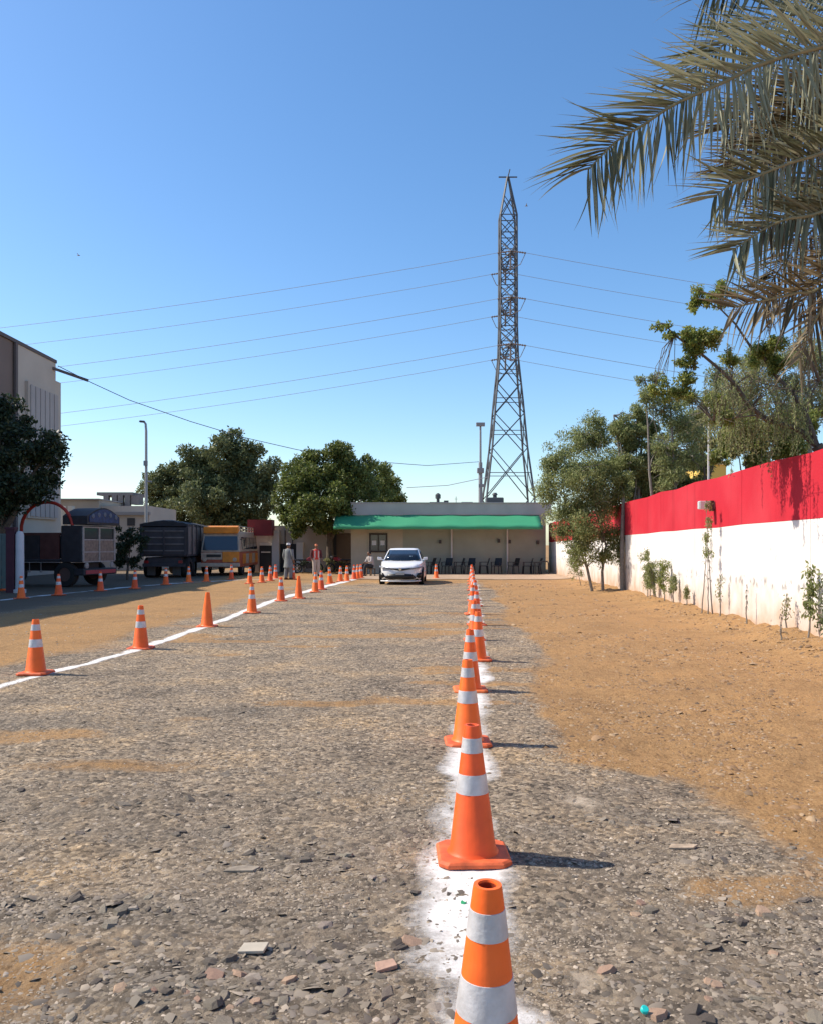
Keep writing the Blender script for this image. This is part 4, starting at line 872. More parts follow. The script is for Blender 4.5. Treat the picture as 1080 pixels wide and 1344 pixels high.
# saplings and dry stalks along the wall
def sapling(px, pyb, pyt, label, leaves, lm, off=.35, lean=0, spread=10, name='sapling', leaf_from=.45, stems=1, ls=.055):
    # distance from the wall line
    Y0 = CH * F / (pyb - HY); u_ = (px - CX) / F; Y0 = min(Y0, (5.95 - .17) / (u_ - .0408)); x = u_ * Y0; t = thing(name, label, 'plant', (x, Y0, gz(x, Y0) - .02)); Hh = (pyb - pyt) / F * Y0
    b = MB(); L = []
    for k in range(stems):
        dx = lean / F * Y0 + random.gauss(0, .05) * (k > 0); p = [Vector((random.gauss(0, .006) + (k * .06 if k else 0) + dx * i / 7, random.gauss(0, .01), Hh * (1 - .25 * k) * i / 7)) for i in range(8)]
        b.tube(p, [.016 - .0019 * i for i in range(8)], 6)
        for i in range(3, 8):
            for _ in range(3 if leaves else 4):
                d = Vector((random.gauss(0, 1), random.gauss(0, 1), random.gauss(.1, .5))).normalized() * random.uniform(.4, 1) * spread / F * Y0
                q = [p[i], p[i] + d * .5 + Vector((0, 0, .03)), p[i] + d - Vector((0, 0, .05))]; b.tube(q, [.005, .004, .002], 4)
                if i / 7 > leaf_from: L += [tuple(p[i] + d * s - Vector((0, 0, .06 * s))) for s in (.3, .5, .7, .85, 1)]
    b.build('stem', m_barkg, t, smooth=True)
    if leaves:
        S = np.array(L); S = np.repeat(S, leaves * 2, 0) + rng.normal(0, .03, (len(S) * leaves * 2, 3)) * np.array([1, 1, 1.6]); V, Fq = leaf_quads(S, ls, .1, 1.6, .4); meshobj('foliage', V, Fq, lm, t)
    return t
sapling(1061, 843, 752, 'small leafy sapling with drooping green leaves near the right edge', 3, lm_aca, spread=8, leaf_from=.4, ls=.085, lean=5)
sapling(1088, 862, 770, 'sapling cut by the right edge with drooping leaves', 5, lm_mid, spread=12, leaf_from=.3, ls=.06)
sapling(921, 810, 690, 'tall thin bare sapling leaning against the white wall', 2, lm_aca, spread=8, lean=8, leaf_from=.7)
sapling(929, 813, 730, 'short thin dry sapling beside the tall leaning one', 0, lm_dry, spread=5)
sapling(934, 800, 652, 'very thin tall stalk crossing the red band of the wall', 5, lm_aca, spread=7, leaf_from=.55, lean=-8)
sapling(945, 815, 760, 'tiny dry stalk right of the tall thin saplings', 1, lm_dry, spread=4)
sapling(980, 826, 775, 'thin dry weed stalk against the middle of the white wall', 0, lm_dry, spread=3)
sapling(1032, 832, 788, 'small forked dry weed left of the leafy sapling', 1, lm_dry, spread=8)
sapling(1025, 848, 815, 'short dry twig sticking out of the earth bank', 0, lm_dry, spread=3)
sapling(872, 788, 735, 'light green wispy sapling with drooping leaves near the tree cluster', 8, lm_yel, spread=12, leaf_from=.3, lean=-3)
sapling(858, 786, 726, 'wispy curved sapling just right of the tree cluster', 7, lm_aca, spread=14, leaf_from=.4, lean=-8, stems=2)
sapling(850, 783, 740, 'small reddish stem plant at the foot of the grey trunk', 5, lm_yel, spread=8, stems=2)
sapling(883, 791, 755, 'low leafy sprout against the white wall', 5, lm_aca, spread=6)
sapling(901, 795, 770, 'small dark dead stump sprout on the earth bank', 3, lm_dry, spread=4)
sapling(762, 770, 735, 'low drooping sprout left of the double trunk', 8, lm_aca, spread=12, leaf_from=.2, lean=-8)

# ---------------------------------------------------------------- date palm
m_rach = mat('palm_rachis', (.26, .22, .11), .6, .2, 15)
def palmmat(name, cols):
    m = leafmat(name, cols, .22, .55, .3); return m
m_pl = [palmmat('palm_leaflet_green', [(.08, .084, .045), (.15, .155, .085), (.33, .33, .22), (.10, .104, .055)]), palmmat('palm_leaflet_brown', [(.07, .058, .032), (.16, .125, .07), (.32, .26, .165), (.09, .072, .038)])]
# leaflet colour by object so that each one differs
def leaflet_mesh(k, m):
    nseg = 6; V = []; Fq = []; w0 = .0115; dr = (.02, .06, .12, .0)[k % 4]; tw = (.3, -.4, .6, 0)[k % 4]
    for i in range(nseg + 1):
        t = i / nseg; w = w0 * (.45 + .55 * min(1, t * 5)) * (1 - max(0, t - .35) / .65 * .97); z = -dr * t * t; a = tw * t
        for u, dz in ((-1, .55), (0, 0), (1, .55)): V.append((t, u * w * math.cos(a) - dz * w * math.sin(a), z + dz * w * math.cos(a) + u * w * math.sin(a)))
    for i in range(nseg):
        for j in (0, 1): a = i * 3 + j; Fq.append((a, a + 1, a + 4, a + 3))
    me = bpy.data.meshes.new('leaflet'); me.from_pydata(V, [], Fq); me.materials.append(m); return me
LM = [[leaflet_mesh(k, m) for k in range(4)] for m in m_pl]
LV = [np.array([v.co[:] for v in LM[0][k].vertices]) for k in range(4)]; LF = np.array([p.vertices[:] for p in LM[0][0].polygons])
crown = Vector((4.35, 6.3, 5.25)); pb = Vector((5.0, 6.6, 0))
palm = thing('date_palm', 'date palm with arching grey green fronds reaching in from upper right', 'palm tree', pb)
b = MB(); zz = np.linspace(-.1, crown.z - .1, 26); b.tube([Vector((0, 0, z)).lerp(Vector((crown.x - pb.x, crown.y - pb.y, z)), max(0, z / crown.z) ** 2) for z in zz], [.24 + (.03 if i % 2 else 0) for i in range(26)], 12); b.build('trunk', mat('palm_trunk', (.16, .12, .085), .95, .3, 8, .8, 20), palm)
nleaflet = 0
def frond(ctrl, nl, Lmax, brown, side_tilt=0.0, indiv=True, spread=.05, l_up=1.0, l_dn=1.0):
    """ctrl: rachis points in world space, from the crown to the tip"""
    global nleaflet
    pts = []
    for i in range(len(ctrl) - 1):
        a, c = ctrl[max(i - 1, 0)], ctrl[i]; d, e = ctrl[i + 1], ctrl[min(i + 2, len(ctrl) - 1)]
        for k in range(6):
            t = k / 6; pts.append(.5 * ((2 * c) + (d - a) * t + (2 * a - 5 * c + 4 * d - e) * t * t + (3 * c - a - 3 * d + e) * t ** 3))
    pts.append(ctrl[-1]); pts = [p - pb for p in pts]; n = len(pts)
    b = MB(); b.tube(pts, [.017 * (1 - .85 * i / (n - 1)) + .002 for i in range(n)], 6); fr = b.build('frond', m_rach, palm, smooth=True)
    cum = [0]
    for i in range(1, n): cum.append(cum[-1] + (pts[i] - pts[i - 1]).length)
    tot = cum[-1]; bigV = []; bigF = []; nb_ = 0
    for j in range(nl):
        u = j / (nl - 1); s = (.02 + .98 * u) * tot; i = min(max(1, int(np.searchsorted(cum, s))), n - 1); f = (s - cum[i - 1]) / max(1e-6, cum[i] - cum[i - 1])
        p = pts[i - 1].lerp(pts[i], min(1, f)); tg = (pts[i] - pts[i - 1]).normalized()
        nrm = Vector((side_tilt, -1, .15)); nrm = (nrm - tg * nrm.dot(tg)).normalized(); sd = tg.cross(nrm).normalized()
        if sd.z < 0: sd = -sd
        for sgn in (1, -1):
            ang = R(58) * (1 - .48 * u ** 1.6) + random.gauss(0, .09) if sgn > 0 else R(70) * (1 - .45 * u ** 2) + random.gauss(0, .12)
            fold = random.choice((-.3, .0, .3)) + random.gauss(0, .12)
            d = tg * math.cos(ang) + (sd * sgn * math.cos(fold) + nrm * math.sin(fold)) * math.sin(ang)
            if sgn < 0: d = (d + Vector((0, 0, -.45 * (1 - u * .6)))).normalized()
            L = Lmax * (.6 + .4 * math.sin(math.pi * min(1, .25 + u * .5))) * (1 - .22 * u ** 3) * random.uniform(.82, 1.08) * (l_up if sgn > 0 else l_dn)
            k = random.randrange(4); zx = (Vector((0, 0, 1)) - d * d.z)
            zx = (zx.normalized() + Vector((random.gauss(0, .7), random.gauss(0, .7), 0))).normalized(); yv_ = zx.cross(d).normalized(); zx = d.cross(yv_)
            M = Matrix(((d.x * L, yv_.x, zx.x * L, p.x), (d.y * L, yv_.y, zx.y * L, p.y), (d.z * L, yv_.z, zx.z * L, p.z), (0, 0, 0, 1)))
            # width stays in metres, so scale the profile back
            M[0][2] = zx.x; M[1][2] = zx.y; M[2][2] = zx.z
            if indiv and nleaflet < 300:
                o = bpy.data.objects.new('leaflet', LM[brown][k]); C.objects.link(o); o.parent = fr; o.matrix_local = M; nleaflet += 1
            else:
                v = LV[k]; Mn = np.array(M)[:3]; bigV.append(v @ Mn[:, :3].T + Mn[:, 3]); bigF.append(LF + nb_ * len(v)); nb_ += 1
    if nb_:
        o = meshobj('leaflets', np.concatenate(bigV), np.concatenate(bigF), m_pl[brown], fr); o['kind'] = 'stuff'
def fr_px(pp): return [P(px, py, Y) for px, py, Y in pp]
c0 = (1287, 93, 6.3)
frond(fr_px([c0, (1180, 38, 6.0), (1080, 61, 5.75), (1003, 82, 5.6), (950, 107, 5.5), (886, 136, 5.4), (843, 164, 5.35), (810, 184, 5.3), (788, 205, 5.25), (772, 222, 5.22)]), 200, .68, 0, .1)
frond(fr_px([c0, (1180, 160, 6.0), (1080, 200, 5.7), (1035, 214, 5.6), (990, 232, 5.5), (958, 243, 5.45), (938, 258, 5.4)]), 130, .56, 0, .2)
frond(fr_px([c0, (1190, 215, 6.0), (1085, 275, 5.6), (1030, 288, 5.5), (995, 305, 5.45), (962, 328, 5.4)]), 126, .54, 0, -.1)
frond(fr_px([c0, (1190, 280, 6.2), (1085, 372, 5.9), (1043, 385, 5.8), (1003, 394, 5.75), (964, 403, 5.7)]), 110, .56, 1, .3)
# further fronds filling the crown
frond(fr_px([c0, (1200, -10, 6.4), (1110, -30, 6.5), (1030, -40, 6.5), (970, -30, 6.5), (925, -5, 6.5)]), 135, .65, 0, .2, False)
frond(fr_px([c0, (1200, 0, 6.9), (1090, 10, 7.0), (1000, 30, 7.1), (940, 65, 7.1), (905, 95, 7.1)]), 135, .7, 0, -.2, False)
frond(fr_px([c0, (1190, 120, 7.0), (1090, 150, 7.1), (1010, 190, 7.1), (960, 225, 7.1)]), 135, .7, 1, .3, False)
frond(fr_px([c0, (1200, 180, 6.8), (1110, 240, 6.8), (1050, 270, 6.8), (1000, 300, 6.7)]), 125, .65, 1, -.2, False)
frond(fr_px([c0, (1200, 230, 6.0), (1120, 330, 5.9), (1070, 420, 5.8), (1050, 470, 5.8)]), 70, .5, 1, .2, False, l_up=.8)
frond(fr_px([c0, (1230, 180, 6.6), (1150, 280, 6.8), (1090, 350, 6.8), (1050, 400, 6.8)]), 125, .6, 1, .1, False)
frond(fr_px([c0, (1210, 90, 6.5), (1110, 110, 6.3), (1050, 150, 6.2), (1000, 190, 6.1)]), 135, .6, 1, .4, False)
frond(fr_px([c0, (1180, 70, 6.8), (1090, 100, 6.9), (1020, 130, 6.9), (950, 170, 6.8)]), 135, .65, 1, -.3, False)
frond(fr_px([c0, (1190, 200, 7.2), (1110, 260, 7.3), (1040, 330, 7.3), (1000, 390, 7.2)]), 125, .6, 1, .3, False)
frond(fr_px([c0, (1350, 0, 6.6), (1450, 0, 7.0), (1560, 80, 7.2), (1640, 200, 7.3)]), 50, .5, 0, 0, False)
frond([crown, crown + Vector((.5, -.8, .5)), crown + Vector((1.2, -1.8, .4)), crown + Vector((1.9, -2.6, -.2))], 50, .5, 0, .6, False)
frond([crown, crown + Vector((.3, .9, .5)), crown + Vector((.5, 2.0, .4)), crown + Vector((.7, 3.0, -.3))], 50, .5, 0, .6, False)
frond([crown, crown + Vector((-.2, -.9, .4)), crown + Vector((-.2, -1.9, .5)), crown + Vector((.1, -2.8, .3))], 40, .5, 0, .6, False)

# ---------------------------------------------------------------- white car
m_car = mat('white_car_paint', (.78, .78, .78), .22, spec=.6); m_gl = mat('car_glass', (.012, .016, .022), .06, spec=.8); m_blk = mat('black_trim', (.015, .015, .016), .4); m_tyre = mat('tyre', (.025, .024, .024), .85); m_rim = mat('alloy_rim', (.5, .5, .52), .3, metal=.8)
def car():
    x = (525.5 - CX) / F * 33; Y0 = 33.0; t = thing('car', 'white sedan facing the camera in the middle of the lane', 'car', (x, Y0, gz(x, Y0)), R(-3))
    def ring(hw_, yf, yr, z, n=40, pf=.35, topz=None):
        pts = []
        for k in range(n):
            a = 2 * math.pi * k / n; c, s = math.cos(a), math.sin(a); ex = .32
            u = math.copysign(abs(c) ** ex, c); v = math.copysign(abs(s) ** ex, s)
            xx = hw_ * u; yy = (yf + yr) / 2 + (yr - yf) / 2 * v
            yy += pf * (abs(u) ** 2.5) * (1 if v < 0 else -.7) * abs(v)
            pts.append((xx, yy, z if topz is None else topz(yy)))
        return pts
    def tz(y): return float(np.interp(y, [0, .1, .5, 1.2, 1.6, 3.6, 4.2, 4.6], [.70, .76, .86, .95, .96, 1.0, 1.0, .95]))
    b = MB(); b.loft([ring(.82, .12, 4.5, .17), ring(.88, .02, 4.58, .26), ring(.885, .0, 4.62, .42), ring(.888, .03, 4.6, .58), ring(.88, .05, 4.6, .70), ring(.85, .10, 4.55, 0, topz=lambda y: tz(y) - .03), ring(.78, .22, 4.45, 0, topz=tz), ring(.5, .6, 4.1, 0, topz=lambda y: tz(y) + .02), ring(.1, 1.5, 3.2, 0, topz=lambda y: tz(y) + .02)])
    body = b.build('body', m_car, t, smooth=True)
    def g(hw_, yf, yr, z):
        return [(-hw_, yf + .10, z), (-hw_ * .75, yf + .02, z), (0, yf - .03, z), (hw_ * .75, yf + .02, z), (hw_, yf + .10, z), (hw_, (yf + yr) / 2, z), (hw_, yr - .1, z), (hw_ * .7, yr, z), (-hw_ * .7, yr, z), (-hw_, yr - .1, z), (-hw_, (yf + yr) / 2, z)]
    b = MB(); b.loft([g(.80, 1.15, 4.15, .93), g(.72, 1.5, 3.8, 1.16), g(.62, 1.88, 3.35, 1.40), g(.55, 2.1, 3.1, 1.465), g(.3, 2.4, 2.8, 1.478)]); b.build('roof', m_car, t, smooth=True)
    # glass panels set proud of the greenhouse
    def gp(v, hwf=1.0, ins=.0):
        z = .93 + v; return z
    a = g(.755, 1.19, 0, .955)[0:5]; c = g(.585, 1.865, 0, 1.385)[0:5]
    off = Vector((0, -.022, .018))
    fr0 = [Vector(p) + off for p in a]; fr1 = [Vector(p) + off for p in c]
    b = MB(); b.add(fr0 + fr1, [(i, i + 1, i + 6, i + 5) for i in range(4)]); w_ = b.build('windshield', m_gl, t, smooth=True); s = w_.modifiers.new('s', 'SOLIDIFY'); s.thickness = .01
    b = MB(); b.cbox((.34, 1.33, 1.12), .10, .01, .09); 
    st = b.build('sticker', mat('sticker', (.35, .45, .5), .5), w_); st.rotation_euler = (0, 0, 0); st.location = (0, .07, .0)
    for sx in (-1, 1):
        q = [(.80, 1.5, .97), (.70, 2.05, 1.36), (.655, 3.2, 1.37), (.79, 3.9, .99)]
        b = MB(); b.prism([(sx * (x_ + .006), y_, z_) for x_, y_, z_ in q], (sx * .006, 0, 0)); b.build('side_window', m_gl, t)
    def fy(x_, z_): return .0 + .35 * (abs(x_) / .885) ** 2.5 * 1.0 + (.05 if z_ > .6 else .0) + max(0, z_ - .66) * .5
    def frontpatch(poly, name, m, off=.02, sub=6, parent=t):
        # polygon as columns: list of (x, z0, z1)
        V = []; Fc = []
        for x_, z0, z1 in poly: V += [(x_, fy(x_, z0) - off, z0), (x_, fy(x_, z1) - off, z1)]
        for i in range(len(poly) - 1): Fc.append((2 * i, 2 * i + 2, 2 * i + 3, 2 * i + 1))
        o = meshobj(name, V, Fc, m, parent, True); s = o.modifiers.new('s', 'SOLIDIFY'); s.thickness = .03; s.offset = 0; return o
    frontpatch([(-.62, .655, .70), (-.3, .62, .67), (0, .58, .65), (.3, .62, .67), (.62, .655, .70)], 'upper_grille', m_blk, .03)
    bg = MB(); bg.lathe([(0, -.06), (.055, -.06), (.055, -.03), (0, -.03)], 16, (0, 0, .635), 'y'); bg.build('emblem', mat('chrome', (.6, .6, .62), .15, metal=1), t, smooth=True)
    for sx in (-1, 1):
        frontpatch([(sx * .40, .655, .675), (sx * .6, .655, .715), (sx * .75, .67, .74), (sx * .86, .70, .77)][::1 if sx > 0 else -1], 'headlight', mat('headlight_glass', (.22, .23, .25), .1, spec=.8), .032)
        frontpatch([(sx * .62, .34, .36), (sx * .70, .28, .48), (sx * .80, .28, .50), (sx * .84, .36, .46)][::1 if sx > 0 else -1], 'fog_light_pocket', m_blk, .03)
        b = MB(); b.loft([[(sx * x_, 1.28 + dy, z_) for x_, dy, z_ in r_] for r_ in ([(.86, 0, .98), (.86, .12, .98), (.86, .12, 1.08), (.86, 0, 1.10)], [(1.03, -.02, .99), (1.03, .1, .99), (1.03, .1, 1.10), (1.03, -.02, 1.12)])]); mi = b.build('mirror', m_car, t, bevel=.02)
        b = MB(); b.beam((sx * .78, 1.36, .98), (sx * .88, 1.34, 1.02), .05); b.build('mirror_arm', m_car, mi)
    frontpatch([(-.60, .27, .34), (-.45, .24, .44), (0, .24, .46), (.45, .24, .44), (.60, .27, .34)], 'lower_grille', m_blk, .03)
    b = MB(); b.cbox((0, -.075, .46), .36, .015, .10); b.build('number_plate', mat('plate', (.45, .45, .42), .5), t)
    frontpatch([(-.8, .14, .19), (-.4, .13, .18), (.4, .13, .18), (.8, .14, .19)], 'skirt', m_car, .03)
    b = MB(); b.box(-.7, .7, .25, 4.3, .15, .24); b.build('underbody', m_blk, t)
    for sx in (-1, 1):
        for yw in (.85, 3.55):
            b = MB(); b.lathe([(.20, -.1), (.31, -.1), (.325, -.08), (.325, .08), (.31, .1), (.2, .1)], 24, (0, 0, 0), 'x'); wh = b.build('wheel', m_tyre, t, smooth=True); wh.location = (sx * .79, yw, .32)
            b = MB(); b.lathe([(.0, .085 * sx), (.12, .07 * sx), (.2, .095 * sx), (.2, 0)], 20, (0, 0, 0), 'x'); b.build('rim', m_rim, wh, smooth=True)
            b = MB(); b.lathe([(.0, .0), (.37, .0), (.37, .02 * sx), (0, .02 * sx)], 24, (sx * .872, yw, .35), 'x'); b.build('wheel_arch', m_blk, t)
car()

# ---------------------------------------------------------------- trucks and minibus
def wheel(parent, x, y, r, w_, hub=(.12, .07, .06), axis='x'):
    b = MB(); b.lathe([(r * .55, -w_ / 2), (r * .93, -w_ / 2), (r, -w_ * .35), (r, w_ * .35), (r * .93, w_ / 2), (r * .55, w_ / 2)], 22, (0, 0, 0), axis); wh = b.build('wheel', m_tyre, parent, smooth=True); wh.location = (x, y, r)
    b = MB(); b.lathe([(0, -w_ * .3), (r * .56, -w_ * .32), (r * .56, w_ * .32), (0, w_ * .3)], 16, (0, 0, 0), axis); b.build('rim', mat('hub_%d' % int(hub[0] * 100), hub, .5), wh, smooth=True)
def deco_truck():
    # local frame: x along the truck, front at +x ; y to its left ; turned so the cab front shows to the right
    corner = P(107, 771, 31.2); t = thing('decorated_truck', 'painted decorated truck with blue crest and red hoop in deep shade', 'truck', (corner.x, corner.y, 0), R(-12))
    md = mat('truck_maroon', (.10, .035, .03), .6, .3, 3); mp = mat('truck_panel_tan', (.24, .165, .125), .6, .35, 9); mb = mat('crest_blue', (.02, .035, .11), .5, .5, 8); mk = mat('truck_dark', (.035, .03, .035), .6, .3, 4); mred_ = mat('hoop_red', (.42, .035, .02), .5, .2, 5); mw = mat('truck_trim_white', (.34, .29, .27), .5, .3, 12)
    W = 2.2
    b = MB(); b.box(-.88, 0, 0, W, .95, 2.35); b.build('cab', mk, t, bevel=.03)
    for (y0, y1, z0, z1, m_) in ((.08, W - .08, 1.0, 1.32, mp), (.08, W - .08, 1.36, 1.78, mp)): b = MB(); b.box(.002, .04, y0, y1, z0, z1); b.build('painted_panel', m_, t, bevel=.01)
    for k in range(2): b = MB(); y0 = .12 + k * 1.0; b.box(.003, .03, y0, y0 + .92, 1.86, 2.25); b.build('windscreen', mat('truck_glass', (.05, .055, .06), .1, spec=.7), t)
    for z in (.97, 1.34, 1.81, 2.29): b = MB(); b.box(.02, .06, .02, W - .02, z - .025, z + .025); b.build('trim_bar', mw, t)
    for y in (.03, 1.08, W - .06): b = MB(); b.box(.021, .07, y - .03, y + .06, .99, 2.26); b.build('trim_post', mw, t)
    b = MB(); b.box(-.3, .12, -.02, W + .02, .45, .70); b.build('bumper', mk, t, bevel=.03); b = MB(); b.box(.12, .14, .1, W - .1, .50, .64); b.build('bumper_stripe', mat('stripe_red', (.4, .05, .06), .5), t)
    for y in (.25, W - .25): b = MB(); b.lathe([(0, .06), (.11, .04), (.12, 0), (0, 0)], 16, (.045, y, .82), 'x'); b.build('headlight', mw, t, smooth=True)
    # crest over the cab
    n = 14
    def arc(x): return [(x, W * k / n, 2.40 + .32 + .34 * math.sin(math.pi * k / n)) for k in range(n + 1)] + [(x, W, 2.40), (x, 0, 2.40)]
    b = MB(); a0 = arc(-.80); a1 = [(p[0] + 1.05, p[1], p[2]) for p in a0]; b.loft([a0, a1]); cr_ = b.build('crest', mk, t)
    ins = [(.262, .1 + (W - .2) * k / n, 2.44 + .26 + .30 * math.sin(math.pi * k / n)) for k in range(n + 1)] + [(.262, W - .1, 2.48), (.262, .1, 2.48)]
    b = MB(); b.prism(ins, (.02, 0, 0)); b.build('crest_panel', mb, cr_)
    for k in range(5): b = MB(); y = .32 + k * .39; b.lathe([(0, .03), (.09, .02), (.1, 0), (0, 0)], 10, (.283, y, 2.68 + .12 * math.sin(math.pi * (k + .5) / 5)), 'x'); b.build('crest_rosette', mat('rosette', (.10, .11, .15), .5), cr_)
    # load bed
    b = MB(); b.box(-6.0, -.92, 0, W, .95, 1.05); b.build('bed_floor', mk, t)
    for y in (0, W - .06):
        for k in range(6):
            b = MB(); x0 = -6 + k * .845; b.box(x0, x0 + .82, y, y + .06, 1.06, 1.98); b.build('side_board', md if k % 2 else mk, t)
        b = MB(); b.box(-6, -.92, y - .02, y + .08, 1.99, 2.08); b.build('top_rail', md, t)
    b = MB(); b.box(-6.05, -6.0, 0, W, 1.0, 2.0); b.build('tailgate', md, t)
    for k in range(9): b = MB(); x = -5.7 + k * .5; b.beam((x, -.05, .94), (x, -.05, .60), .02); b.lathe([(0, .55), (.05, .57), (.05, .63), (0, .65)], 8, (x, -.05, 0)); b.build('hanging_chain', mw, t)
    b = MB(); b.tube([(-.42, .03, 2.4)] + [(-1.5 + 1.12 * math.cos(a), .03, 2.2 + 1.06 * math.sin(a)) for a in np.linspace(.15, math.pi - .15, 14)] + [(-2.62, .03, 2.05)], .065, 8); b.build('hoop', mred_, t, smooth=True)
    b = MB(); b.box(-5.8, -.3, .6, W - .6, .60, .90); b.build('chassis', mk, t)
    for x in (-.75, -4.4, -5.3):
        for y in (.16, W - .16): wheel(t, x, y, .48, .28, axis='y')
deco_truck()
def dump_truck():
    q = P(185, 760, 40); t = thing('dump_truck', 'dark dump truck seen from behind with tarpaulin covered load', 'truck', (q.x, 40, 0), R(4))
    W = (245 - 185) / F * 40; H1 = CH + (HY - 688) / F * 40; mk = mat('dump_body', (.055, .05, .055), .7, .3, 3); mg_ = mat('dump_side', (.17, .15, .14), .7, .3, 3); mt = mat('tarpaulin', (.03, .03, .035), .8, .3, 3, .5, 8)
    b = MB(); b.box(0, W, .0, 5.6, 1.05, 1.15); b.build('bed_floor', mk, t)
    b = MB(); b.box(0, W, -.06, 0, 1.15, H1 - .15); b.build('tailgate', mk, t)
    for k in range(4): z = 1.3 + k * .32; b = MB(); b.box(.05, W - .05, -.10, -.062, z, z + .06); b.build('tailgate_rib', mg_, t)
    for k in range(3): x = .05 + k * (W - .18) / 2; b = MB(); b.box(x, x + .08, -.12, -.063, 1.1, H1 - .16); b.build('tailgate_post', mk, t)
    for x in (0, W - .06):
        for k in range(5): b = MB(); b.box(x, x + .06, .02 + k * 1.12, .02 + k * 1.12 + 1.06, 1.15, H1); b.build('side_panel', mg_, t)
        for k in range(6): b = MB(); xx = x - .05 if x == 0 else x + .062; b.box(xx, xx + .05, k * 1.12 - .03, k * 1.12 + .04, 1.1, H1 + .02); b.build('side_post', mk, t)
    rings = []
    for k in range(8):
        y = -.03 + 5.7 * k / 7; rings.append([(W * i / 10, y, H1 + .02 + .22 * math.sin(math.pi * i / 10) * (.7 + .3 * math.sin(k * 2.1)) + .02 * math.sin(i * 3 + k)) for i in range(11)] + [(W, y, H1 - .1), (0, y, H1 - .1)])
    b = MB(); b.loft(rings); b.build('tarpaulin', mt, t, smooth=True)
    b = MB(); b.box(.3, W - .3, .1, 7, .65, 1.0); b.build('chassis', mk, t)
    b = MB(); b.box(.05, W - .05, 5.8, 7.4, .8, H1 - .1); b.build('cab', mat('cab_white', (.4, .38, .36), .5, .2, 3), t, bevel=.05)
    b = MB(); b.box(.1, W - .1, -.1, .1, .55, .7); b.build('rear_bumper', mk, t)
    for x in (.2, W - .4): b = MB(); b.box(x, x + .2, -.13, -.1, .72, .85); b.build('tail_light', mat('tail_red', (.3, .02, .02), .3), t)
    for x in (.35, W - .65): b = MB(); b.box(x - .1, x + .3, .2, .23, .12, .75); b.build('mud_flap', mat('flap', (.09, .085, .08), .8, .3, 5), t)
    for y in (.9, 2.1, 6.5):
        for x in (.22, W - .22): wheel(t, x, y, .50, .42, (.2, .19, .18))
dump_truck()
def minibus():
    q = P(272, 757, 42.5); t = thing('minibus', 'yellow fronted minibus with roof rack parked beside the dump truck', 'minibus', (P(315, 757, 42.5).x, 42.5, 0), R(2))
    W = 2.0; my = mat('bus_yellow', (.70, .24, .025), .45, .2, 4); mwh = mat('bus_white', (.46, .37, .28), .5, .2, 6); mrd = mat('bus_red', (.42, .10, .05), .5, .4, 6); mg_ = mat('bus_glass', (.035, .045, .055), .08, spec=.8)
    H1 = 2.45
    b = MB(); b.box(-W, 0, 0, 6.2, .45, 1.25); b.build('lower_body', mrd, t, bevel=.06)
    b = MB(); b.loft([[(-W, 0.0, 1.252), (0, 0.0, 1.252), (0, 6.2, 1.252), (-W, 6.2, 1.252)], [(-W + .08, .28, 2.15), (-.08, .28, 2.15), (-.08, 6.15, 2.15), (-W + .08, 6.15, 2.15)], [(-W + .12, .35, 2.32), (-.12, .35, 2.32), (-.12, 6.1, 2.32), (-W + .12, 6.1, 2.32)]]); b.build('cabin', mwh, t, bevel=.03)
    b = MB(); b.prism([(-W + .1, .02, 1.33), (-.1, .02, 1.33), (-.16, .25, 2.05), (-W + .16, .25, 2.05)], (0, -.03, .01)); b.build('windshield', mg_, t)
    b = MB(); b.box(-W + .02, -.9, -.03, -.002, .85, 1.22); b.build('front_panel', mwh, t, bevel=.01); b = MB(); b.box(-.88, -.02, -.04, -.002, .72, 1.26); b.build('front_panel', my, t, bevel=.01)
    b = MB(); b.box(-W + .3, -.95, -.05, -.031, .98, 1.12); b.build('grille', m_blk, t)
    b = MB(); b.box(-W - .02, .02, -.16, -.04, .48, .68); b.build('bumper', mwh, t, bevel=.02)
    for x in (-W + .2, -.25): b = MB(); b.lathe([(0, -.08), (.1, -.07), (.11, -.03), (0, -.03)], 14, (x, 0, .85), 'y'); b.build('headlight', mwh, t)
    b = MB(); b.loft([[(-W + .1, .12, 2.2), (-.1, .12, 2.2), (-.1, .5, 2.33), (-W + .1, .5, 2.33)], [(-W + .1, .1, 2.55), (-.1, .1, 2.55), (-.1, .5, 2.62), (-W + .1, .5, 2.62)]]); b.build('roof_crest', my, t, bevel=.04)
    for z in (2.45, 2.58):
        for x in (-.12, -W + .12): b = MB(); b.tube([(x, .6, z), (x, 6.0, z)], .025, 6); b.build('rack_rail', mwh, t)
    for k in range(7):
        b = MB(); y = .7 + k * .88; b.tube([(-.12, y, 2.32), (-.12, y, 2.6)], .02, 6); b.tube([(-W + .12, y, 2.32), (-W + .12, y, 2.6)], .02, 6); b.build('rack_post', mwh, t)
    for k in range(4):
        y = .75 + k * 1.3; b = MB(); b.prism([(.004, y, 1.38), (.004, y + 1.15, 1.38), (-.055, y + 1.15, 2.02), (-.055, y, 2.02)], (.014, 0, .002)); b.build('side_window', mg_, t)
    for k in range(5): y = .9 + k * 1.05; b = MB(); b.box(.002, .02, y, y + .9, .62, 1.15); b.build('painted_panel', mwh if k % 2 else my, t)
    for y in (1.2, 4.9):
        for x in (-.13, -W + .13): wheel(t, x, y, .38, .24, (.4, .38, .35))
    b = MB(); b.beam((.0, .1, 1.9), (.22, -.05, 1.85), .03); b.cbox((.24, -.06, 1.7), .05, .14, .34); b.build('mirror', m_blk, t); b = MB(); b.beam((-W, .1, 1.9), (-W - .2, -.05, 1.85), .03); b.cbox((-W - .22, -.06, 1.7), .05, .14, .34); b.build('mirror', m_blk, t)
minibus()
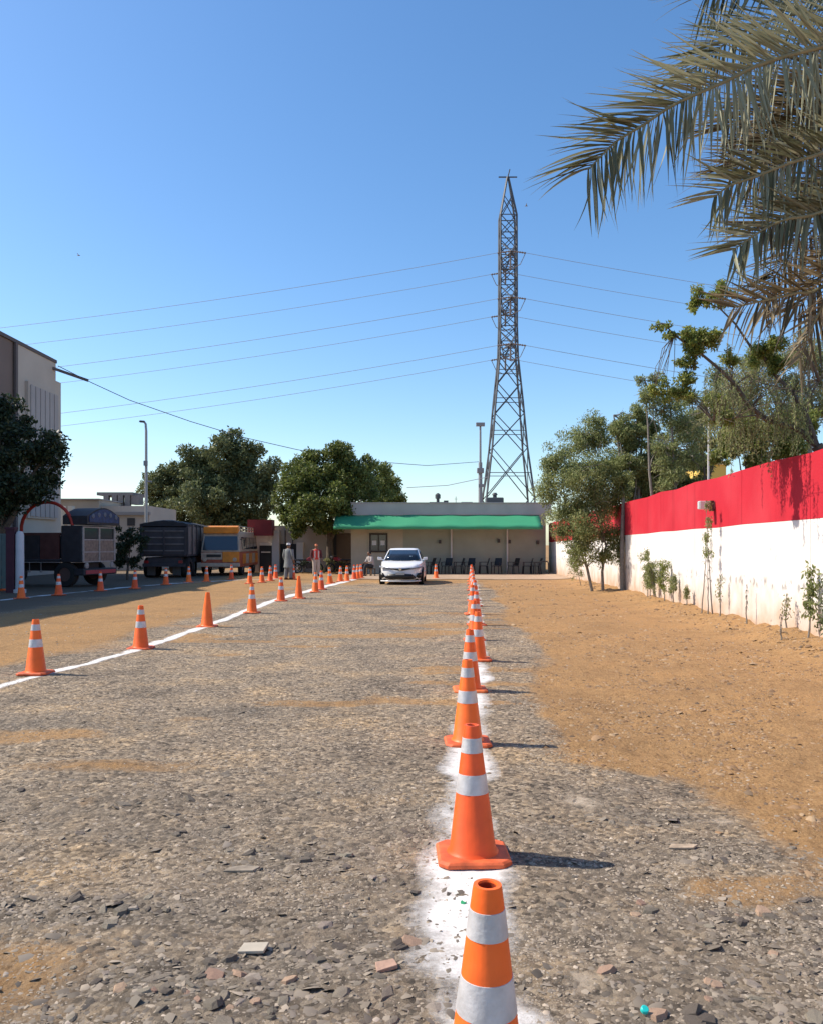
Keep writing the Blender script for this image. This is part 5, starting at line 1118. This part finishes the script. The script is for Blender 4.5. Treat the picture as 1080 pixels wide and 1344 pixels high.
# posts and hanging cloth at the far left
Y = 27.5
t = thing('round_pillar', 'white round pillar in the shade at the far left', 'pillar', (P(26, 0, Y).x, Y, 0)); b = MB(); z1 = P(26, 697, Y).z; b.lathe([(.14, 0), (.13, z1 - .12), (.09, z1 - .02), (0, z1)], 16); b.build('shaft', mat('shaded_white', (.55, .54, .56), .7, .1, 3), t, smooth=True); b = MB(); b.lathe([(.2, 0), (.2, .12), (.14, .14)], 16); b.build('footing', MATS['shaded_white'], t)
t = thing('gate_post', 'dark maroon square post beside the white round pillar', 'post', (P(15, 0, Y).x, Y, 0)); b = MB(); b.box(-.14, .14, -.1, .1, 0, P(15, 695, Y).z); b.build('shaft', mat('maroon_post', (.07, .02, .035), .7, .2, 3), t); b = MB(); b.box(-.17, .17, -.13, .13, P(15, 695, Y).z, P(15, 692, Y).z); b.build('cap', MATS['maroon_post'], t)
t = thing('steel_gate', 'grey green steel gate panel cut by the left edge', 'gate', (P(3, 0, Y + .5).x, Y + .5, 0))
for k in range(8): b = MB(); b.box(-1.2 + k * .17, -1.2 + k * .17 + .15, 0, .03, .12, 2.0); b.build('slat', mat('gate_paint', (.14, .19, .18), .6, .2, 4), t)
for z in (.3, 1.1, 1.9): b = MB(); b.box(-1.25, .18, .032, .07, z, z + .06); b.build('rail', MATS['gate_paint'], t)

# ---------------------------------------------------------------- people
m_skin = mat('skin', (.26, .14, .085), .55); m_hair = mat('black_hair', (.015, .012, .01), .7)
def body_mesh(t, J, E, Rr, m):
    me = bpy.data.meshes.new('body'); me.from_pydata(J, E, []); o = bpy.data.objects.new('body', me); C.objects.link(o)
    o.modifiers.new('skin', 'SKIN').use_smooth_shade = True
    sd = me.skin_vertices[0].data if me.skin_vertices else None
    if sd is None:
        bm = bmesh.new(); bm.from_mesh(me); bm.verts.layers.skin.verify(); bm.to_mesh(me); bm.free(); sd = me.skin_vertices[0].data
    for i, r in enumerate(Rr): sd[i].radius = r if isinstance(r, tuple) else (r, r); sd[i].use_root = (i == 0)
    o.modifiers.new('sub', 'SUBSURF').levels = 1; o.modifiers['sub'].render_levels = 2
    dg = bpy.context.evaluated_depsgraph_get(); me2 = bpy.data.meshes.new_from_object(o.evaluated_get(dg)); bpy.data.objects.remove(o)
    me2.materials.clear(); me2.materials.append(m); b_ = bpy.data.objects.new('body', me2); C.objects.link(b_); b_.parent = t; return b_
def ell(c, rx, ry, n=14, ax=None): return [(c[0] + rx * math.cos(2 * math.pi * k / n), c[1] + ry * math.sin(2 * math.pi * k / n), c[2]) for k in range(n)]
def head(t, c, s=1.0, hair=True, face=-1, skin=None):
    x, y, z = c; skin = skin or m_skin; b = MB()
    prof = [(-.115, .03, .03, -.02), (-.10, .05, .055, -.018), (-.06, .066, .08, -.005), (-.02, .072, .092, 0), (.02, .074, .096, 0), (.06, .070, .092, .004), (.09, .055, .072, .006), (.108, .03, .04, .006)]
    b.loft([ell((x, y - (dy * face * -1) * 1, z + h * s), rx * s, ry * s) for h, rx, ry, dy in prof]); hd = b.build('head', skin, t, smooth=True)
    f = face; b = MB(); b.loft([[(x - .008, y + f * .09, z + .02), (x + .008, y + f * .09, z + .02), (x, y + f * .085, z + .022)], [(x - .017, y + f * .094, z - .022), (x + .017, y + f * .094, z - .022), (x, y + f * .118, z - .018)]]); b.build('nose', skin, hd)
    for sx in (-1, 1):
        b = MB(); b.lathe([(0, f * .012), (.012, f * .006), (.012, 0)], 8, (x + sx * .03, y + f * .088, z + .02), 'y'); b.build('eye', m_hair, hd)
        b = MB(); b.lathe([(0, .012), (.024, .006), (.028, 0), (0, -.004)], 10, (x + sx * .07, y, z), 'x'); b.build('ear', skin, hd)
    b = MB(); b.box(x - .022, x + .022, y + (f * .094 if f < 0 else .086), y + (f * .086 if f < 0 else .094), z - .054, z - .046); b.build('mouth', mat('lips', (.2, .07, .06), .5), hd)
    if hair:
        b = MB(); b.loft([ell((x, y - f * .018, z + h), rx, ry) for h, rx, ry in ((.0, .080, .088), (.05, .083, .1), (.09, .07, .088), (.118, .045, .055), (.126, .01, .01))]); b.build('hair', m_hair, hd, smooth=True)
    return hd
def arm_hand(J, E, Rr, sh, el, wr, rs=(.052, .042, .03, .026)):
    i = len(J); J += [sh, el, wr]; Rr += [rs[0], rs[1], rs[2]]; E += [(i, i + 1), (i + 1, i + 2)]
    d = (Vector(wr) - Vector(el)).normalized(); p = Vector(wr) + d * .07; J.append(tuple(p)); Rr.append((.034, .02)); E.append((i + 2, i + 3))
    return i, p, d
def fingers(t, p, d, skin):
    sidev = d.cross(Vector((0, 1, 0))); sidev = sidev.normalized() if sidev.length > .1 else Vector((1, 0, 0)); fwd = Vector((0, -1, 0)); b = MB()
    for k, L in enumerate((.065, .078, .072, .056)):
        s = Vector(p) + fwd * ((k - 1.5) * .019) - d * .01; b.tube([s, s + d * L * .55, s + d * L * .95 + sidev * .012], [.0095, .009, .007], 6)
    s = Vector(p) - d * .045 - fwd * .0 + fwd * .03; b.tube([s, s + d * .03 + fwd * .022, s + d * .06 + fwd * .026], [.011, .010, .008], 6); b.build('fingers', skin, t, smooth=True)
def standing(label, px, py, top, cloth, rz=0, Y=None):
    Y0 = Y or CH * F / (py - HY); x = (px - CX) / F * Y0; t = thing('person', label, 'person', (x, Y0, gz(x, Y0)), rz); Hh = top; s = Hh / 1.70
    J = [(0, 0, .93 * s), (0, 0, 1.12 * s), (0, 0, 1.30 * s), (0, .0, 1.42 * s), (0, -.01, 1.50 * s), (0, -.01, 1.56 * s)]; E = [(0, 1), (1, 2), (2, 3), (3, 4), (4, 5)]; Rr = [(.14, .10), (.13, .095), (.16, .105), (.10, .08), .052, .05]
    for sx in (-1, 1):
        i = len(J); J += [(sx * .09, 0, .86 * s), (sx * .10, -.01 + .02 * sx, .48 * s), (sx * .11, .02 + .03 * sx, .09 * s), (sx * .125, -.10 + .03 * sx, .035)]; Rr += [.085, .058, .042, (.042, .03)]; E += [(0, i), (i, i + 1), (i + 1, i + 2), (i + 2, i + 3)]
        a, p, d = arm_hand(J, E, Rr, (sx * .19, 0, 1.40 * s), (sx * .26, .03, 1.13 * s), (sx * .25, -.06, .90 * s)); E.append((3, a)); fingers(t, p, d, m_skin)
    body_mesh(t, J, E, Rr, m_skin); hd = head(t, (0, -.015, 1.60 * s)); cloth(t, s, hd); return t
def sleeves(t, s, m, zend=.95, r=1.25):
    for sx in (-1, 1):
        b = MB(); q = lambda z: (sx * float(np.interp(z, [.9, 1.13, 1.40], [.25, .26, .19])), float(np.interp(z, [.9, 1.13, 1.4], [-.06, .03, 0])), z * s); zs = np.linspace(1.42, zend, 6)
        b.tube([q(z) for z in zs], [.075 * r * .9 - .012 * i * .5 for i in range(6)], 10); b.build('sleeve', m, t, smooth=True)
def shoes(t, s, m):
    for sx in (-1, 1): b = MB(); b.loft([[(sx * .12 + a, y + .03 * sx, z) for a, z in ((-.045, 0), (.045, 0), (.04, h), (-.04, h))] for y, h in ((.09, .09), (.0, .10), (-.1, .07), (-.19, .045))]); b.build('shoe', m, t, bevel=.012)
def trousers(t, s, m, r=1.0, base=.1):
    for sx in (-1, 1): b = MB(); b.tube([(sx * .08, 0, .98 * s), (sx * .095, 0, .75 * s), (sx * .10, .01 * sx, .48 * s), (sx * .11, .02 + .03 * sx, .25 * s), (sx * .11, .02 + .03 * sx, base * s)], [.115 * r, .105 * r, .088 * r, .08 * r, .075 * r], 12); b.build('trouser_leg', m, t, smooth=True)
def grey_cloth(t, s, hd):
    mk = mat('grey_cotton', (.20, .22, .225), .85, .12, 5, .3, 15); mk2 = mat('pale_grey_cotton', (.2, .22, .235), .85, .1, 5)
    trousers(t, s, mk2, 1.15); b = MB(); b.loft([ell((0, 0, z * s), rx, ry) for z, rx, ry in ((.58, .25, .19), (.75, .225, .165), (.95, .20, .145), (1.15, .19, .14), (1.32, .205, .145), (1.42, .17, .12), (1.475, .085, .08))]); b.build('long_shirt', mk, t, smooth=True)
    sleeves(t, s, mk, .96); shoes(t, s, mat('dark_sandal', (.04, .03, .025), .6)); c = (0, 0, 1.60 * s)
    b = MB(); b.loft([ell((0, .0, c[2] + h), rx, ry) for h, rx, ry in ((.04, .084, .104), (.10, .084, .104), (.135, .07, .088), (.14, .0, .0))]); b.build('white_cap', mat('cap_white', (.72, .72, .72), .8), hd, smooth=True)
def red_cloth(t, s, hd):
    mr1 = mat('red_vest', (.60, .05, .035), .75, .1, 6); md = mat('dark_sleeve', (.10, .03, .035), .8); mtz = mat('pale_trousers', (.50, .43, .38), .85, .1, 6)
    trousers(t, s, mtz, 1.05); b = MB(); b.loft([ell((0, 0, z * s), rx, ry) for z, rx, ry in ((.90, .185, .14), (1.05, .18, .135), (1.2, .19, .14), (1.33, .205, .145), (1.42, .165, .12), (1.47, .08, .075))]); b.build('vest', mr1, t, smooth=True)
    b = MB(); b.box(-.13, -.06, -.152, -.14, 1.0 * s, 1.38 * s); b.box(.06, .13, -.152, -.14, 1.0 * s, 1.38 * s); b.build('reflective_strip', mat('strip_pale', (.6, .5, .45), .5), t)
    sleeves(t, s, md, .98); shoes(t, s, mat('shoe_dark', (.05, .04, .035), .6)); c = (0, 0, 1.60 * s); mo = mat('orange_cap', (.65, .2, .09), .7)
    b = MB(); b.loft([ell((0, .0, c[2] + h), rx, ry) for h, rx, ry in ((.05, .082, .102), (.10, .08, .1), (.13, .06, .075), (.138, .0, .0))]); b.build('cap', mo, hd, smooth=True)
    b = MB(); b.prism([(-.06, -.09, c[2] + .055), (.06, -.09, c[2] + .055), (.045, -.16, c[2] + .045), (-.045, -.16, c[2] + .045)], (0, 0, .01)); b.build('cap_peak', mo, hd)
standing('man in long grey shirt and white cap standing by the far cones', 379, 761, 1.66, grey_cloth, R(150))
standing('man in red vest and orange cap standing behind the left cone row', 415.5, 759, 1.62, red_cloth, R(15), 42.5)
def seated():
    Y0 = 42.5; x = (487 - CX) / F * Y0; t = thing('person', 'man in pale shirt and dark trousers sitting left of the white car', 'person', (x, Y0, gz(x, Y0)), R(-55))
    J = [(0, .0, .50), (0, .02, .70), (0, -.02, .88), (0, -.05, .99), (0, -.08, 1.06), (0, -.09, 1.10)]; E = [(0, 1), (1, 2), (2, 3), (3, 4), (4, 5)]; Rr = [(.15, .12), (.13, .1), (.15, .1), (.1, .08), .052, .05]
    for sx in (-1, 1):
        i = len(J); J += [(sx * .1, -.05, .50), (sx * .16, -.42, .55), (sx * .15, -.46, .10), (sx * .16, -.58, .035)]; Rr += [.085, .062, .042, (.04, .03)]; E += [(0, i), (i, i + 1), (i + 1, i + 2), (i + 2, i + 3)]
        a, p, d = arm_hand(J, E, Rr, (sx * .19, -.04, .97), (sx * .24, -.12, .74), (sx * .16, -.32, .68)); E.append((3, a)); fingers(t, p, d, m_skin)
    body_mesh(t, J, E, Rr, m_skin); head(t, (0, -.10, 1.15)); mk = mat('dark_trousers', (.025, .025, .03), .85); mp = mat('pale_shirt', (.42, .38, .36), .85, .1, 5)
    b = MB(); b.loft([ell((0, yy, z), rx, ry) for z, rx, ry, yy in ((.47, .19, .16, .0), (.60, .18, .145, .02), (.75, .18, .14, .01), (.88, .2, .14, -.02), (.98, .16, .12, -.05), (1.04, .08, .075, -.07))]); b.build('shirt', mp, t, smooth=True)
    for sx in (-1, 1):
        b = MB(); b.tube([(sx * .08, .03, .51), (sx * .13, -.25, .55), (sx * .16, -.43, .54), (sx * .155, -.47, .40), (sx * .15, -.46, .12)], [.125, .105, .09, .08, .075], 12); b.build('trouser_leg', mk, t, smooth=True)
        b = MB(); b.tube([(sx * .17, -.04, .98), (sx * .24, -.12, .76), (sx * .2, -.22, .71)], [.08, .065, .055], 10); b.build('sleeve', mp, t, smooth=True)
        b = MB(); b.loft([[(sx * .155 + a, y, z) for a, z in ((-.045, 0), (.045, 0), (.04, h), (-.04, h))] for y, h in ((-.39, .09), (-.5, .10), (-.6, .07), (-.68, .045))]); b.build('shoe', mk, t, bevel=.012)
    s = thing('stool', 'low wooden crate stool under the seated man', 'stool', (x, Y0 + .05, gz(x, Y0)), R(-55)); ms_ = mat('crate_wood', (.2, .13, .07), .8, .2, 8)
    b = MB(); b.box(-.2, .2, -.17, .17, .36, .395); b.build('seat', ms_, s)
    for ax in (-.17, .17):
        for ay in (-.14, .14): b = MB(); b.box(ax - .02, ax + .02, ay - .02, ay + .02, 0, .36); b.build('leg', ms_, s)
seated()
# a parked motorbike-like dark bundle by the gatehouse door: two motorcycles
def motorcycle(px, lab, rz):
    Y0 = 46.6; x = (px - CX) / F * Y0; t = thing('motorcycle', lab, 'motorcycle', (x, Y0, gz(x, Y0)), rz)
    for xx in (-.6, .62):
        b = MB(); b.lathe([(.22, -.05), (.29, -.045), (.30, 0), (.29, .045), (.22, .05), (.22, -.05)], 20, (xx, 0, .3), 'y'); b.build('wheel', m_tyre, t, smooth=True)
        b = MB(); b.lathe([(0, -.04), (.05, -.04), (.05, .04), (0, .04)], 10, (xx, 0, .3), 'y'); [b.beam((xx, 0, .3), (xx + .23 * math.cos(a), 0, .3 + .23 * math.sin(a)), .012) for a in np.linspace(0, 6.28, 9)[:-1]]; b.build('hub', m_rim, t)
    b = MB(); b.loft([[(x_, y_ * w_, z_ + h_ * y2) for y_, y2 in ((-1, 0), (1, 0), (.7, 1), (-.7, 1))] for x_, w_, z_, h_ in ((-.1, .08, .72, .06), (.1, .13, .70, .22), (.35, .12, .74, .18), (.42, .06, .78, .06))]); b.build('tank', mat('bike_red', (.25, .02, .02), .3), t, bevel=.02)
    b = MB(); b.box(-.72, -.06, -.12, .12, .72, .80); b.build('seat', m_blk, t, bevel=.03)
    b = MB(); b.beam((.62, 0, .3), (.42, 0, .95), .05); b.beam((-.6, 0, .3), (-.1, 0, .4), .05); b.beam((-.1, 0, .4), (.42, 0, .8), .05); b.beam((-.1, 0, .4), (-.5, 0, .75), .04); b.cbox((.1, 0, .42), .35, .22, .3); b.build('frame', m_blk, t)
    b = MB(); b.tube([(.36, -.34, 1.02), (.42, -.1, 1.0), (.42, .1, 1.0), (.36, .34, 1.02)], .015, 6); b.build('handlebar', m_blk, t); b = MB(); b.lathe([(0, .08), (.08, .07), (.09, 0), (0, -.04)], 14, (.48, 0, .9), 'x'); b.build('headlight', m_rim, t)
motorcycle(404, 'parked dark motorcycle behind the space between the two men', R(20)); motorcycle(447, 'parked dark motorcycle in front of the brown shutter', R(160))
# low wall closing the yard at the back left
t = thing('yard_wall', 'plain low yard wall closing the back of the yard behind the vehicles', 'wall', (0, 58, 0)); b = MB(); b.box(-60, -9.6, 0, .25, 0, 2.3); b.build('masonry', m_b2, t)
b = MB(); b.box(-60.05, -9.55, -.04, .29, 2.302, 2.38); b.build('coping', MATS['coping'], t)
